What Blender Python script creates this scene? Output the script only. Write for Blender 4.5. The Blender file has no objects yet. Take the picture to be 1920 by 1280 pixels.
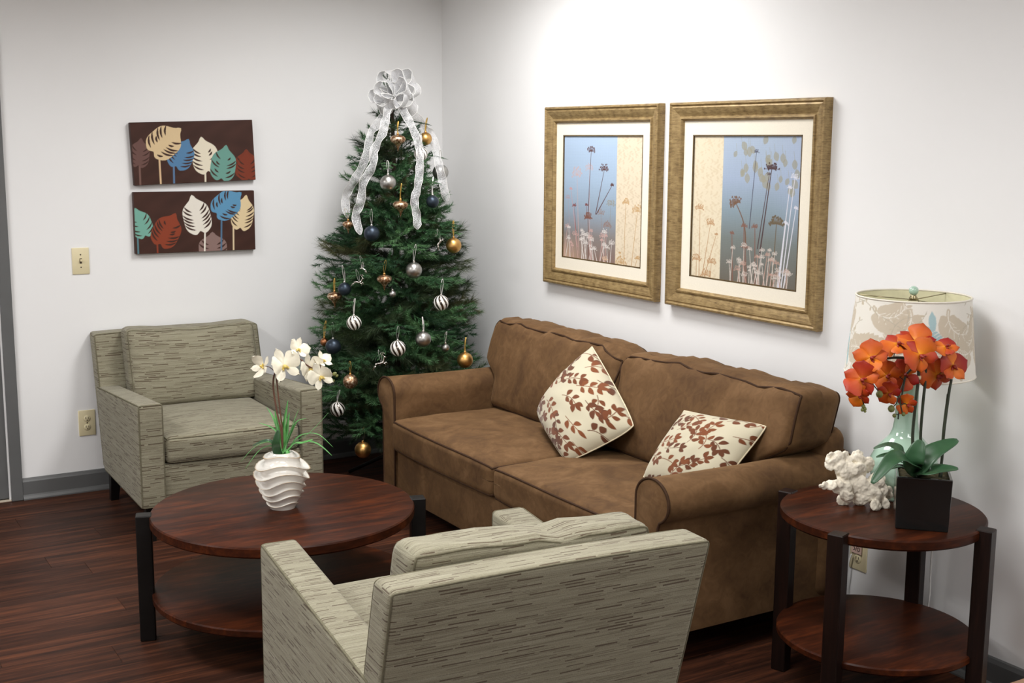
import bpy, bmesh, math, random
import numpy as np
from mathutils import Vector, Matrix

random.seed(7)
RNG = np.random.RandomState(11)
scene = bpy.context.scene
col = scene.collection
PI = math.pi

# ------------------------------------------------------------------ camera
# vanishing points of the two walls measured on the 1920x1280 photograph
_c = np.array([960., 640.])
_vr = np.array([-460., 255.]) - _c      # direction +Y (along the right wall, into the corner)
_vl = np.array([4850., 290.]) - _c      # direction +X (along the left wall)
FPX = math.sqrt(-(_vr @ _vl))
_ay = np.array([_vr[0], -_vr[1], -FPX]); _ay /= np.linalg.norm(_ay)
_ax = np.array([_vl[0], -_vl[1], -FPX]); _ax -= _ay * (_ax @ _ay); _ax /= np.linalg.norm(_ax)
_az = np.cross(_ax, _ay)
CM = np.stack([_ax, _ay, _az], 1)       # world -> camera
CAM = np.array([-3.224, -6.083, 1.70])
cam_data = bpy.data.cameras.new('camera')
cam_data.sensor_width = 36.0
cam_data.lens = FPX / 1920.0 * 36.0
cam_data.clip_start = 0.05
cam = bpy.data.objects.new('camera', cam_data)
col.objects.link(cam)
_mw = Matrix.Identity(4)
for r_ in range(3):
    for c_ in range(3):
        _mw[r_][c_] = CM[c_, r_]
    _mw[r_][3] = CAM[r_]
cam.matrix_world = _mw
scene.camera = cam


def ray(px, py):
    return CM.T @ np.array([px - 960., 640. - py, -FPX])


def at(px, py, d):
    """point of the room seen at a pixel, d metres along the view axis"""
    return Vector(CAM + ray(px, py) * (d / FPX))


def atx(px, py, x):
    r = ray(px, py); return Vector(CAM + r * ((x - CAM[0]) / r[0]))


def aty(px, py, y):
    r = ray(px, py); return Vector(CAM + r * ((y - CAM[1]) / r[1]))


def atz(px, py, z):
    r = ray(px, py); return Vector(CAM + r * ((z - CAM[2]) / r[2]))


# ------------------------------------------------------------------ world, lights, exposure
world = bpy.data.worlds.new('world'); scene.world = world
world.use_nodes = True
world.node_tree.nodes['Background'].inputs[0].default_value = (0.9, 0.95, 1.0, 1)
world.node_tree.nodes['Background'].inputs[1].default_value = 0.0   # closed room, no open sky
scene.view_settings.view_transform = 'Standard'
scene.view_settings.look = 'None'
scene.view_settings.gamma = 1.0
scene.view_settings.use_curve_mapping = False
scene.view_settings.exposure = 0.34
CEIL = 2.62
# ceiling troffers: x, y, size along x, size along y, watts
TROFFERS = [(-0.88, -1.70, 0.56, 1.16, 33.0), (-2.05, -3.75, 1.16, 0.56, 33.0), (-3.7, -1.5, 0.56, 1.16, 33.0), (-4.4, -4.6, 0.56, 1.16, 33.0), (-1.1, -6.2, 1.16, 0.56, 33.0)]
LAMP_NAMES = ['ceiling_lamp_sofa_offscreen', 'ceiling_lamp_middle_offscreen', 'ceiling_lamp_door_offscreen', 'ceiling_lamp_side_offscreen', 'ceiling_lamp_rear_offscreen']
for (lx, ly, sx, sy, w), nm_ in zip(TROFFERS, LAMP_NAMES):
    ld = bpy.data.lights.new(nm_, 'AREA')
    ld.shape = 'RECTANGLE'; ld.size = sx; ld.size_y = sy; ld.energy = w
    ld.color = (1.0, 0.988, 0.974); ld.spread = math.radians(172)
    lo = bpy.data.objects.new(nm_, ld); lo.location = (lx, ly, CEIL - 0.012)
    col.objects.link(lo)


# ------------------------------------------------------------------ helpers
def s2l(c):
    return tuple(((v / 255.) / 12.92 if v <= 10.3 else (((v / 255.) + .055) / 1.055) ** 2.4) for v in c)


def tag(o, label=None, cat=None, group=None, kind=None):
    if label: o['label'] = label
    if cat: o['category'] = cat
    if group: o['group'] = group
    if kind: o['kind'] = kind
    return o


def thing(name, label, cat, loc=(0, 0, 0), rz=0.0, group=None):
    o = bpy.data.objects.new(name, None); col.objects.link(o)
    o.empty_display_size = 0.05
    o.location = loc; o.rotation_euler = (0, 0, rz)
    return tag(o, label, cat, group)


def mk(name, V, F, mat, parent=None, smooth=True, loc=None, boxuv=False):
    me = bpy.data.meshes.new(name)
    me.from_pydata([tuple(v) for v in V], [], [tuple(f) for f in F])
    if smooth:
        me.polygons.foreach_set('use_smooth', [True] * len(me.polygons))
    if mat: me.materials.append(mat)
    me.update()
    if boxuv: box_uv(me)
    o = bpy.data.objects.new(name, me); col.objects.link(o)
    if parent: o.parent = parent
    if loc is not None: o.location = loc
    return o


def box_uv(me):
    uv = me.uv_layers.new(name='UVMap')
    dat = np.zeros((len(me.loops), 2), np.float32)
    co = np.zeros(len(me.vertices) * 3, np.float32); me.vertices.foreach_get('co', co); co = co.reshape(-1, 3)
    for p in me.polygons:
        n = p.normal
        side = abs(n.x) > 0.75
        for li in p.loop_indices:
            c = co[me.loops[li].vertex_index]
            if side: dat[li] = (c[1] + .37, c[2])
            elif abs(n.z) > abs(n.y): dat[li] = (c[0] + .11, c[1] + .53)
            else: dat[li] = (c[0], c[2])
    uv.data.foreach_set('uv', dat.ravel())


def sharpen(o, ang=35):
    """flat looking planes with smooth small bevels"""
    bpy_me = o.data
    try:
        bpy_me.set_sharp_from_angle(angle=math.radians(ang))
    except Exception:
        pass
    return o


class MB:
    def __init__(self): self.V = []; self.F = []

    def add(self, V, F, M=None):
        b = len(self.V)
        if M is not None: V = [M @ Vector(v) for v in V]
        self.V.extend([tuple(v) for v in V]); self.F.extend([tuple(i + b for i in f) for f in F])
        return self

    def box(self, x0, x1, y0, y1, z0, z1, bev=0.0, seg=2, M=None):
        bm = bmesh.new(); bmesh.ops.create_cube(bm, size=1.0)
        for v in bm.verts:
            v.co = ((x0 + x1) / 2 + v.co.x * (x1 - x0), (y0 + y1) / 2 + v.co.y * (y1 - y0), (z0 + z1) / 2 + v.co.z * (z1 - z0))
        if bev > 0:
            bmesh.ops.bevel(bm, geom=list(bm.edges), offset=bev, segments=seg, affect='EDGES', profile=0.5)
        bm.verts.index_update()
        V = [v.co.copy() for v in bm.verts]; F = [[v.index for v in f.verts] for f in bm.faces]
        bm.free()
        return self.add(V, F, M)

    def tube(self, pts, r, n=8, closed=False, caps=True):
        V, F = tube(pts, r, n, closed, caps); return self.add(V, F)

    def lathe(self, prof, n=32, M=None):
        V, F = lathe(prof, n); return self.add(V, F, M)

    def build(self, name, mat, parent=None, smooth=True, boxuv=False):
        return mk(name, self.V, self.F, mat, parent, smooth, None, boxuv)


def tube(pts, r, n=8, closed=False, caps=True):
    P = [Vector(p) for p in pts]; m = len(P)
    rs = r if hasattr(r, '__len__') else [r] * m
    V = []; F = []; nrm = None
    for i in range(m):
        if closed: t = P[(i + 1) % m] - P[i - 1]
        else: t = P[min(i + 1, m - 1)] - P[max(i - 1, 0)]
        if t.length < 1e-9: t = Vector((0, 0, 1))
        t.normalize()
        if nrm is None:
            a = Vector((0, 0, 1)) if abs(t.z) < .9 else Vector((1, 0, 0))
            nrm = t.cross(a).normalized()
        nrm = (nrm - t * nrm.dot(t))
        if nrm.length < 1e-6: nrm = t.orthogonal()
        nrm.normalize(); b = t.cross(nrm)
        for k in range(n):
            a = 2 * PI * k / n
            V.append(P[i] + (nrm * math.cos(a) + b * math.sin(a)) * rs[i])
    for i in range(m if closed else m - 1):
        j = (i + 1) % m
        for k in range(n):
            k2 = (k + 1) % n
            F.append((i * n + k, i * n + k2, j * n + k2, j * n + k))
    if caps and not closed:
        F.append(tuple(range(n))[::-1]); F.append(tuple((m - 1) * n + k for k in range(n)))
    return V, F


def lathe(prof, n=32):
    V = []; F = []; m = len(prof)
    for (r, z) in prof:
        for k in range(n):
            a = 2 * PI * k / n; V.append((r * math.cos(a), r * math.sin(a), z))
    for i in range(m - 1):
        for k in range(n):
            k2 = (k + 1) % n; F.append((i * n + k, i * n + k2, (i + 1) * n + k2, (i + 1) * n + k))
    F.append(tuple(range(n))[::-1]); F.append(tuple((m - 1) * n + k for k in range(n)))
    return V, F


def spline(pts, n=8, closed=False):
    P = [Vector(p) for p in pts]; m = len(P); out = []
    rng = range(m) if closed else range(m - 1)
    for i in rng:
        if closed: a, b, c, d = P[i - 1], P[i], P[(i + 1) % m], P[(i + 2) % m]
        else: a, b, c, d = P[max(i - 1, 0)], P[i], P[i + 1], P[min(i + 2, m - 1)]
        for k in range(n):
            t = k / n
            out.append(0.5 * ((2 * b) + (c - a) * t + (2 * a - 5 * b + 4 * c - d) * t * t + (3 * b - a - 3 * c + d) * t ** 3))
    if not closed: out.append(P[-1].copy())
    return out


def puff(half, r, warp=None, n=10):
    """rounded box; returns V, F and the surface function f(p) for cube-surface points p"""
    h = np.array(half, float); r = min(r, h.min() * .999)
    t = np.linspace(-1, 1, n + 1)
    inner = h - r

    def f(p):
        P = np.array(p, float) * h
        # pull parameter so that the rounded band gets samples
        q = np.clip(P, -inner, inner); d = P - q; L = np.linalg.norm(d)
        pos = q + (d / L * r if L > 1e-12 else 0)
        return Vector(warp(pos, np.array(p)) if warp else pos)

    # samples concentrated near the edges for each axis
    def axis(i):
        e = 1 - r / h[i]
        edge = [1 - (1 - e) * s for s in (0, .35, .68, 1.0)]
        mid = list(np.linspace(-e, e, max(3, n - 3)))[1:-1]
        a = sorted(set([round(x, 9) for x in ([-x for x in edge] + mid + edge)]))
        return a
    A = [axis(i) for i in range(3)]
    V = []; F = []; idx = {}

    def vid(p):
        k = (round(p[0], 6), round(p[1], 6), round(p[2], 6))
        if k not in idx: idx[k] = len(V); V.append(f(p))
        return idx[k]
    for ax in range(3):
        u, w = (ax + 1) % 3, (ax + 2) % 3
        for s in (-1, 1):
            for i in range(len(A[u]) - 1):
                for j in range(len(A[w]) - 1):
                    q = []
                    for (a, b) in ((i, j), (i + 1, j), (i + 1, j + 1), (i, j + 1)):
                        p = [0, 0, 0]; p[ax] = s; p[u] = A[u][a]; p[w] = A[w][b]; q.append(vid(p))
                    F.append(tuple(q) if s > 0 else tuple(q[::-1]))
    return V, F, f


def edge_loop(f, ax, s, off=1.0, n=14):
    """points of the cube edge loop around face ax=s"""
    u, w = (ax + 1) % 3, (ax + 2) % 3
    pts = []
    cor = [(-1, -1), (1, -1), (1, 1), (-1, 1)]
    for k in range(4):
        a, b = cor[k], cor[(k + 1) % 4]
        for i in range(n):
            t = i / n; t = t * t * (3 - 2 * t)
            p = [0, 0, 0]; p[ax] = s; p[u] = a[0] + (b[0] - a[0]) * t; p[w] = a[1] + (b[1] - a[1]) * t
            pts.append(f(p))
    return pts


def copy_tree(o, parent=None):
    c = o.copy(); col.objects.link(c); c.parent = parent
    for ch in list(o.children): copy_tree(ch, c)
    return c


def hsh(a, b=0.0):
    v = math.sin(a * 127.1 + b * 311.7) * 43758.5453
    return v - math.floor(v)


# ------------------------------------------------------------------ materials
def newmat(name):
    m = bpy.data.materials.new(name); m.use_nodes = True
    nt = m.node_tree; b = nt.nodes['Principled BSDF']
    return m, nt, b


def N(nt, t, **kw):
    n = nt.nodes.new(t)
    for k, v in kw.items():
        if k in n.inputs: n.inputs[k].default_value = v
        else: setattr(n, k, v)
    return n


def ramp(nt, stops, interp='LINEAR'):
    n = nt.nodes.new('ShaderNodeValToRGB'); cr = n.color_ramp; cr.interpolation = interp
    while len(cr.elements) > 1: cr.elements.remove(cr.elements[-1])
    cr.elements[0].position = stops[0][0]; cr.elements[0].color = tuple(stops[0][1]) + (1,)
    for p, c in stops[1:]:
        e = cr.elements.new(p); e.color = tuple(c) + (1,)
    return n


def simple(name, rgb, rough=0.5, metal=0.0, vary=0.06, scale=30., bump=0.0, coat=0.0, spec=None, sheen=0.0, lin=False):
    m, nt, b = newmat(name)
    c = rgb if lin else s2l(rgb)
    tc = N(nt, 'ShaderNodeTexCoord'); nz = N(nt, 'ShaderNodeTexNoise', Scale=scale, Detail=4.0)
    nt.links.new(tc.outputs['Object'], nz.inputs['Vector'])
    rp = ramp(nt, [(0.3, [v * (1 - vary) for v in c]), (0.7, [min(1, v * (1 + vary)) for v in c])])
    nt.links.new(nz.outputs['Fac'], rp.inputs['Fac']); nt.links.new(rp.outputs['Color'], b.inputs['Base Color'])
    b.inputs['Roughness'].default_value = rough; b.inputs['Metallic'].default_value = metal
    if coat: b.inputs['Coat Weight'].default_value = coat; b.inputs['Coat Roughness'].default_value = 0.12
    if spec is not None: b.inputs['Specular IOR Level'].default_value = spec
    if sheen: b.inputs['Sheen Weight'].default_value = sheen; b.inputs['Sheen Roughness'].default_value = 0.5
    if bump:
        bp = N(nt, 'ShaderNodeBump', Strength=bump, Distance=0.002)
        nt.links.new(nz.outputs['Fac'], bp.inputs['Height']); nt.links.new(bp.outputs['Normal'], b.inputs['Normal'])
    return m


def wood(name, dark, mid, light, scale=(1.2, 14, 14), rough=0.35, coat=0.3, rnd=0.0, spec=0.5, coords='Object'):
    m, nt, b = newmat(name)
    tc = N(nt, 'ShaderNodeTexCoord'); mp = N(nt, 'ShaderNodeMapping'); mp.inputs['Scale'].default_value = scale
    nt.links.new(tc.outputs[coords], mp.inputs['Vector'])
    vec = mp.outputs['Vector']
    oi = None
    if rnd:
        oi = N(nt, 'ShaderNodeObjectInfo')
        cx = N(nt, 'ShaderNodeCombineXYZ'); mu = N(nt, 'ShaderNodeMath', operation='MULTIPLY'); mu.inputs[1].default_value = 37.0
        nt.links.new(oi.outputs['Random'], mu.inputs[0])
        for i in range(3): nt.links.new(mu.outputs[0], cx.inputs[i])
        va = N(nt, 'ShaderNodeVectorMath', operation='ADD'); nt.links.new(vec, va.inputs[0]); nt.links.new(cx.outputs[0], va.inputs[1])
        vec = va.outputs[0]
    n1 = N(nt, 'ShaderNodeTexNoise', Scale=1.6, Detail=6.0, Roughness=0.62, Distortion=0.5)
    nt.links.new(vec, n1.inputs['Vector'])
    n2 = N(nt, 'ShaderNodeTexNoise', Scale=9.0, Detail=3.0); nt.links.new(vec, n2.inputs['Vector'])
    mx = N(nt, 'ShaderNodeMix'); mx.data_type = 'FLOAT'; mx.inputs[0].default_value = 0.3
    nt.links.new(n1.outputs['Fac'], mx.inputs[2]); nt.links.new(n2.outputs['Fac'], mx.inputs[3])
    rp = ramp(nt, [(0.33, s2l(dark)), (0.5, s2l(mid)), (0.68, s2l(light))])
    nt.links.new(mx.outputs[0], rp.inputs['Fac'])
    out = rp.outputs['Color']
    if rnd:
        hv = N(nt, 'ShaderNodeHueSaturation'); mr = N(nt, 'ShaderNodeMapRange')
        mr.inputs['To Min'].default_value = 1 - rnd; mr.inputs['To Max'].default_value = 1 + rnd
        nt.links.new(oi.outputs['Random'], mr.inputs['Value']); nt.links.new(mr.outputs[0], hv.inputs['Value'])
        nt.links.new(out, hv.inputs['Color']); out = hv.outputs['Color']
    nt.links.new(out, b.inputs['Base Color'])
    b.inputs['Roughness'].default_value = rough; b.inputs['Coat Weight'].default_value = coat; b.inputs['Coat Roughness'].default_value = 0.16
    b.inputs['Specular IOR Level'].default_value = spec
    bp = N(nt, 'ShaderNodeBump', Strength=0.06, Distance=0.002)
    nt.links.new(mx.outputs[0], bp.inputs['Height']); nt.links.new(bp.outputs['Normal'], b.inputs['Normal'])
    return m


def attr_mat(name, rough=0.75, sheen=0.0, bump=0.0, bscale=400., layer='print'):
    m, nt, b = newmat(name)
    a = N(nt, 'ShaderNodeAttribute'); a.attribute_name = layer
    tc = N(nt, 'ShaderNodeTexCoord'); nz = N(nt, 'ShaderNodeTexNoise', Scale=bscale, Detail=2.0)
    nt.links.new(tc.outputs['Object'], nz.inputs['Vector'])
    mx = N(nt, 'ShaderNodeMix'); mx.data_type = 'RGBA'; mx.blend_type = 'MULTIPLY'; mx.inputs[0].default_value = 0.12
    nt.links.new(a.outputs['Color'], mx.inputs[6]); nt.links.new(nz.outputs['Fac'], mx.inputs[7])
    nt.links.new(mx.outputs[2], b.inputs['Base Color'])
    b.inputs['Roughness'].default_value = rough
    b.inputs['Specular IOR Level'].default_value = 0.25
    if sheen: b.inputs['Sheen Weight'].default_value = sheen
    if bump:
        bp = N(nt, 'ShaderNodeBump', Strength=bump, Distance=0.001)
        nt.links.new(nz.outputs['Fac'], bp.inputs['Height']); nt.links.new(bp.outputs['Normal'], b.inputs['Normal'])
    return m


def fabric(name, base, dark, light, dash):
    """woven upholstery with slubs and short dark dashes running along U"""
    m, nt, b = newmat(name)
    uv = N(nt, 'ShaderNodeUVMap'); uv.uv_map = 'UVMap'

    def nz(su, sv, detail, dist=0.0):
        mp = N(nt, 'ShaderNodeMapping'); mp.inputs['Scale'].default_value = (su, sv, 1)
        nt.links.new(uv.outputs['UV'], mp.inputs['Vector'])
        n = N(nt, 'ShaderNodeTexNoise', Scale=1.0, Detail=detail, Distortion=dist); n.noise_dimensions = '2D'
        nt.links.new(mp.outputs['Vector'], n.inputs['Vector']); return n
    slub = nz(9, 420, 2.0); fine = nz(260, 620, 2.0); broad = nz(3, 95, 2.0)
    rp = ramp(nt, [(0.30, s2l(dark)), (0.5, s2l(base)), (0.72, s2l(light))])
    mixf = N(nt, 'ShaderNodeMix'); mixf.data_type = 'FLOAT'; mixf.inputs[0].default_value = 0.45
    nt.links.new(slub.outputs['Fac'], mixf.inputs[2]); nt.links.new(broad.outputs['Fac'], mixf.inputs[3])
    nt.links.new(mixf.outputs[0], rp.inputs['Fac'])
    sx = N(nt, 'ShaderNodeSeparateXYZ'); nt.links.new(uv.outputs['UV'], sx.inputs[0])

    def mth(op, a, b_=None):
        n = N(nt, 'ShaderNodeMath', operation=op)
        for i_, v in enumerate((a, b_)):
            if v is None: continue
            if isinstance(v, (int, float)): n.inputs[i_].default_value = v
            else: nt.links.new(v, n.inputs[i_])
        return n.outputs[0]

    def dashes(rows, cells, thr, th, amp):
        wob = mth('MULTIPLY', mth('SUBTRACT', broad.outputs['Fac'], 0.5), 0.006)
        v = mth('MULTIPLY', mth('ADD', sx.outputs[1], wob), rows); row = mth('FLOOR', v)
        w1 = N(nt, 'ShaderNodeTexWhiteNoise'); w1.noise_dimensions = '1D'; nt.links.new(row, w1.inputs['W'])
        u2 = mth('ADD', mth('MULTIPLY', sx.outputs[0], cells), mth('MULTIPLY', w1.outputs['Value'], 31.0)); cell = mth('FLOOR', u2)
        cb = N(nt, 'ShaderNodeCombineXYZ'); nt.links.new(cell, cb.inputs[0]); nt.links.new(row, cb.inputs[1])
        w2 = N(nt, 'ShaderNodeTexWhiteNoise'); w2.noise_dimensions = '2D'; nt.links.new(cb.outputs[0], w2.inputs['Vector'])
        on = mth('GREATER_THAN', w2.outputs['Value'], thr)
        fv = mth('ABSOLUTE', mth('SUBTRACT', mth('FRACT', v), 0.5)); inv = mth('LESS_THAN', fv, th)
        ln = mth('LESS_THAN', mth('FRACT', u2), mth('ADD', mth('MULTIPLY', w1.outputs['Value'], 0.5), 0.45))
        return mth('MULTIPLY', mth('MULTIPLY', mth('MULTIPLY', on, inv), ln), amp)
    ad = N(nt, 'ShaderNodeMath', operation='MAXIMUM')
    nt.links.new(dashes(125.0, 11.0, 0.66, 0.20, 1.0), ad.inputs[0]); nt.links.new(dashes(260.0, 7.0, 0.55, 0.28, 0.45), ad.inputs[1])
    mu = N(nt, 'ShaderNodeMath', operation='MULTIPLY'); mu.inputs[1].default_value = 0.85; nt.links.new(ad.outputs[0], mu.inputs[0])
    mx = N(nt, 'ShaderNodeMix'); mx.data_type = 'RGBA'
    nt.links.new(mu.outputs[0], mx.inputs[0]); nt.links.new(rp.outputs['Color'], mx.inputs[6]); mx.inputs[7].default_value = s2l(dash) + (1,)
    m2 = N(nt, 'ShaderNodeMix'); m2.data_type = 'RGBA'; m2.blend_type = 'MULTIPLY'; m2.inputs[0].default_value = 0.35
    fr = ramp(nt, [(0.3, (.55, .55, .55)), (0.65, (1, 1, 1))]); nt.links.new(fine.outputs['Fac'], fr.inputs['Fac'])
    nt.links.new(mx.outputs[2], m2.inputs[6]); nt.links.new(fr.outputs['Color'], m2.inputs[7])
    nt.links.new(m2.outputs[2], b.inputs['Base Color'])
    b.inputs['Roughness'].default_value = 0.92; b.inputs['Specular IOR Level'].default_value = 0.15
    b.inputs['Sheen Weight'].default_value = 0.15
    sm = N(nt, 'ShaderNodeMath', operation='ADD'); nt.links.new(slub.outputs['Fac'], sm.inputs[0]); nt.links.new(fine.outputs['Fac'], sm.inputs[1])
    bp = N(nt, 'ShaderNodeBump', Strength=0.35, Distance=0.002)
    nt.links.new(sm.outputs[0], bp.inputs['Height']); nt.links.new(bp.outputs['Normal'], b.inputs['Normal'])
    return m


def suede(name, dark, mid, light):
    m, nt, b = newmat(name)
    tc = N(nt, 'ShaderNodeTexCoord')
    n1 = N(nt, 'ShaderNodeTexNoise', Scale=4.2, Detail=4.0, Roughness=0.55, Distortion=1.2)
    n2 = N(nt, 'ShaderNodeTexNoise', Scale=24.0, Detail=3.0, Distortion=1.5)
    n3 = N(nt, 'ShaderNodeTexNoise', Scale=600.0, Detail=1.0)
    for n in (n1, n2, n3): nt.links.new(tc.outputs['Object'], n.inputs['Vector'])
    mx = N(nt, 'ShaderNodeMix'); mx.data_type = 'FLOAT'; mx.inputs[0].default_value = 0.3
    nt.links.new(n1.outputs['Fac'], mx.inputs[2]); nt.links.new(n2.outputs['Fac'], mx.inputs[3])
    rp = ramp(nt, [(0.36, s2l(dark)), (0.5, s2l(mid)), (0.64, s2l(light))]); nt.links.new(mx.outputs[0], rp.inputs['Fac'])
    nt.links.new(rp.outputs['Color'], b.inputs['Base Color'])
    b.inputs['Roughness'].default_value = 0.85; b.inputs['Specular IOR Level'].default_value = 0.2
    b.inputs['Sheen Weight'].default_value = 0.18; b.inputs['Sheen Roughness'].default_value = 0.4
    b.inputs['Sheen Tint'].default_value = s2l((210, 170, 125)) + (1,)
    bp = N(nt, 'ShaderNodeBump', Strength=0.12, Distance=0.002)
    nt.links.new(n3.outputs['Fac'], bp.inputs['Height'])
    bp2 = N(nt, 'ShaderNodeBump', Strength=0.25, Distance=0.012)
    nt.links.new(n1.outputs['Fac'], bp2.inputs['Height']); nt.links.new(bp.outputs['Normal'], bp2.inputs['Normal'])
    nt.links.new(bp2.outputs['Normal'], b.inputs['Normal'])
    return m


M = {}
M['wall'] = simple('wall_paint', (241, 241, 241), 0.62, vary=0.012, scale=2.0, spec=0.3)
M['ceiling'] = simple('ceiling_tile', (225, 223, 218), 0.9, vary=0.03, scale=60)
M['grey'] = simple('grey_gloss_paint', (98, 99, 99), 0.38, vary=0.05, scale=8)
M['threshold'] = simple('threshold_metal', (190, 178, 160), 0.4, vary=0.05)
M['floor'] = wood('floor_planks', (32, 21, 17), (62, 37, 27), (102, 60, 40), scale=(0.9, 20, 20), rough=0.5, coat=0.0, rnd=0.2, spec=0.12)
M['cherry'] = wood('cherry_veneer', (33, 16, 9), (56, 26, 14), (90, 43, 20), scale=(1.6, 10, 10), rough=0.36, coat=0.0, spec=0.10)
M['espresso'] = wood('espresso_wood', (18, 11, 9), (28, 16, 12), (40, 22, 16), scale=(20, 20, 1.5), rough=0.4, coat=0.0, spec=0.2)
M['blackwood'] = simple('black_wood', (20, 18, 17), 0.42, vary=0.15, scale=20, spec=0.25)
M['fabric'] = fabric('slub_upholstery', (144, 139, 118), (130, 125, 105), (158, 154, 134), (82, 67, 53))
M['fabricpipe'] = simple('upholstery_piping', (108, 103, 85), 0.9, vary=0.15, scale=90, spec=0.15)
M['suede'] = suede('brown_microsuede', (82, 59, 38), (98, 72, 46), (114, 86, 58))
M['suedepipe'] = simple('brown_piping', (62, 42, 27), 0.8, vary=0.1, spec=0.2)
M['ivoryplate'] = simple('ivory_plastic', (226, 214, 176), 0.35, vary=0.01)
M['ivorydark'] = simple('ivory_slot', (66, 52, 34), 0.6)  # screw brown; on the slots this colour stands in for the openings' inner shade
M['white_ceramic'] = simple('white_glaze', (232, 228, 220), 0.12, vary=0.02, coat=0.6)
M['celadon'] = simple('celadon_glaze', (166, 196, 178), 0.10, vary=0.03, scale=6, coat=0.7)
M['blackpot'] = simple('black_glaze', (20, 22, 22), 0.16, vary=0.1, coat=0.5)
M['coral'] = simple('coral_white', (232, 224, 206), 0.85, vary=0.08, scale=140, bump=0.6)
M['petalwhite'] = simple('white_petal', (240, 234, 214), 0.55, vary=0.04, scale=60, sheen=0.2)
M['lipyellow'] = simple('yellow_lip', (226, 200, 110), 0.6, vary=0.1)
M['stembrown'] = simple('brown_stem', (92, 56, 38), 0.6, vary=0.2)
M['stemdark'] = simple('dark_green_stem', (42, 50, 32), 0.5, vary=0.25, scale=50)
M['grassgreen'] = simple('grass_blade', (92, 160, 84), 0.45, vary=0.3, scale=18)
M['leafdark'] = simple('dark_leaf', (42, 78, 44), 0.42, vary=0.15, scale=14)
M['leaf'] = simple('orchid_leaf', (48, 84, 54), 0.36, vary=0.18, scale=16)
M['bud'] = simple('green_bud', (112, 116, 62), 0.5, vary=0.2, scale=60)
M['moss'] = simple('moss', (66, 60, 34), 0.95, vary=0.5, scale=120, bump=1.0)
M['brass'] = simple('aged_brass', (150, 140, 110), 0.3, metal=1.0)
M['cord'] = simple('white_cord', (225, 225, 222), 0.5)
M['tag'] = simple('pink_tag', (222, 190, 176), 0.7)
M['ink'] = simple('dark_ink', (60, 34, 30), 0.7)
M['trunk'] = simple('tree_trunk', (52, 38, 26), 0.8, vary=0.2)
M['mat'] = simple('linen_mat', (238, 231, 214), 0.85, vary=0.03, scale=300)
M['tanbox'] = simple('tan_card', (205, 165, 135), 0.8, vary=0.05)
M['diffuser'] = simple('light_diffuser', (236, 236, 232), 0.6)
M['whitemetal'] = simple('white_enamel', (230, 230, 228), 0.4)


def goldframe():
    m, nt, b = newmat('antique_gold')
    tc = N(nt, 'ShaderNodeTexCoord')
    mp = N(nt, 'ShaderNodeMapping'); mp.inputs['Scale'].default_value = (10, 10, 60)
    nt.links.new(tc.outputs['Object'], mp.inputs['Vector'])
    n1 = N(nt, 'ShaderNodeTexNoise', Scale=3.0, Detail=6.0, Roughness=0.7); nt.links.new(mp.outputs['Vector'], n1.inputs['Vector'])
    n2 = N(nt, 'ShaderNodeTexNoise', Scale=30.0, Detail=4.0); nt.links.new(tc.outputs['Object'], n2.inputs['Vector'])
    mx = N(nt, 'ShaderNodeMix'); mx.data_type = 'FLOAT'; mx.inputs[0].default_value = 0.35
    nt.links.new(n1.outputs['Fac'], mx.inputs[2]); nt.links.new(n2.outputs['Fac'], mx.inputs[3])
    rp = ramp(nt, [(0.32, s2l((96, 74, 46))), (0.5, s2l((150, 126, 84))), (0.68, s2l((180, 156, 110)))]); nt.links.new(mx.outputs[0], rp.inputs['Fac'])
    nt.links.new(rp.outputs['Color'], b.inputs['Base Color'])
    b.inputs['Metallic'].default_value = 0.3; b.inputs['Roughness'].default_value = 0.45
    return m


M['gold'] = goldframe()


def ornmat(name, c, rough, metal=1.0, noise=0.0):
    m, nt, b = newmat(name)
    b.inputs['Base Color'].default_value = s2l(c) + (1,)
    b.inputs['Metallic'].default_value = metal; b.inputs['Roughness'].default_value = rough
    tc = N(nt, 'ShaderNodeTexCoord'); nz = N(nt, 'ShaderNodeTexNoise', Scale=90.0, Detail=3.0)
    nt.links.new(tc.outputs['Object'], nz.inputs['Vector'])
    if noise:
        rp = ramp(nt, [(0.35, [v * .35 for v in s2l(c)]), (0.5, s2l(c)), (0.66, s2l((238, 222, 196)))])
        nt.links.new(nz.outputs['Fac'], rp.inputs['Fac']); nt.links.new(rp.outputs['Color'], b.inputs['Base Color'])
        bp = N(nt, 'ShaderNodeBump', Strength=0.5, Distance=0.002); nt.links.new(nz.outputs['Fac'], bp.inputs['Height'])
        nt.links.new(bp.outputs['Normal'], b.inputs['Normal'])
    else:
        rp = ramp(nt, [(0.3, [v * .93 for v in s2l(c)]), (0.7, s2l(c))])
        nt.links.new(nz.outputs['Fac'], rp.inputs['Fac']); nt.links.new(rp.outputs['Color'], b.inputs['Base Color'])
    return m


M['o_silver'] = ornmat('silver_satin', (178, 176, 172), 0.34)
M['o_gold'] = ornmat('gold_satin', (216, 170, 104), 0.38)
M['o_navy'] = ornmat('navy_satin', (54, 64, 76), 0.38, 0.7)
M['o_bronze'] = ornmat('bronze_glitter', (176, 134, 100), 0.38, 0.9, 1.0)
M['o_copper'] = ornmat('copper_satin', (176, 120, 84), 0.36)
M['o_chrome'] = ornmat('silver_polished', (214, 210, 204), 0.16)


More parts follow.
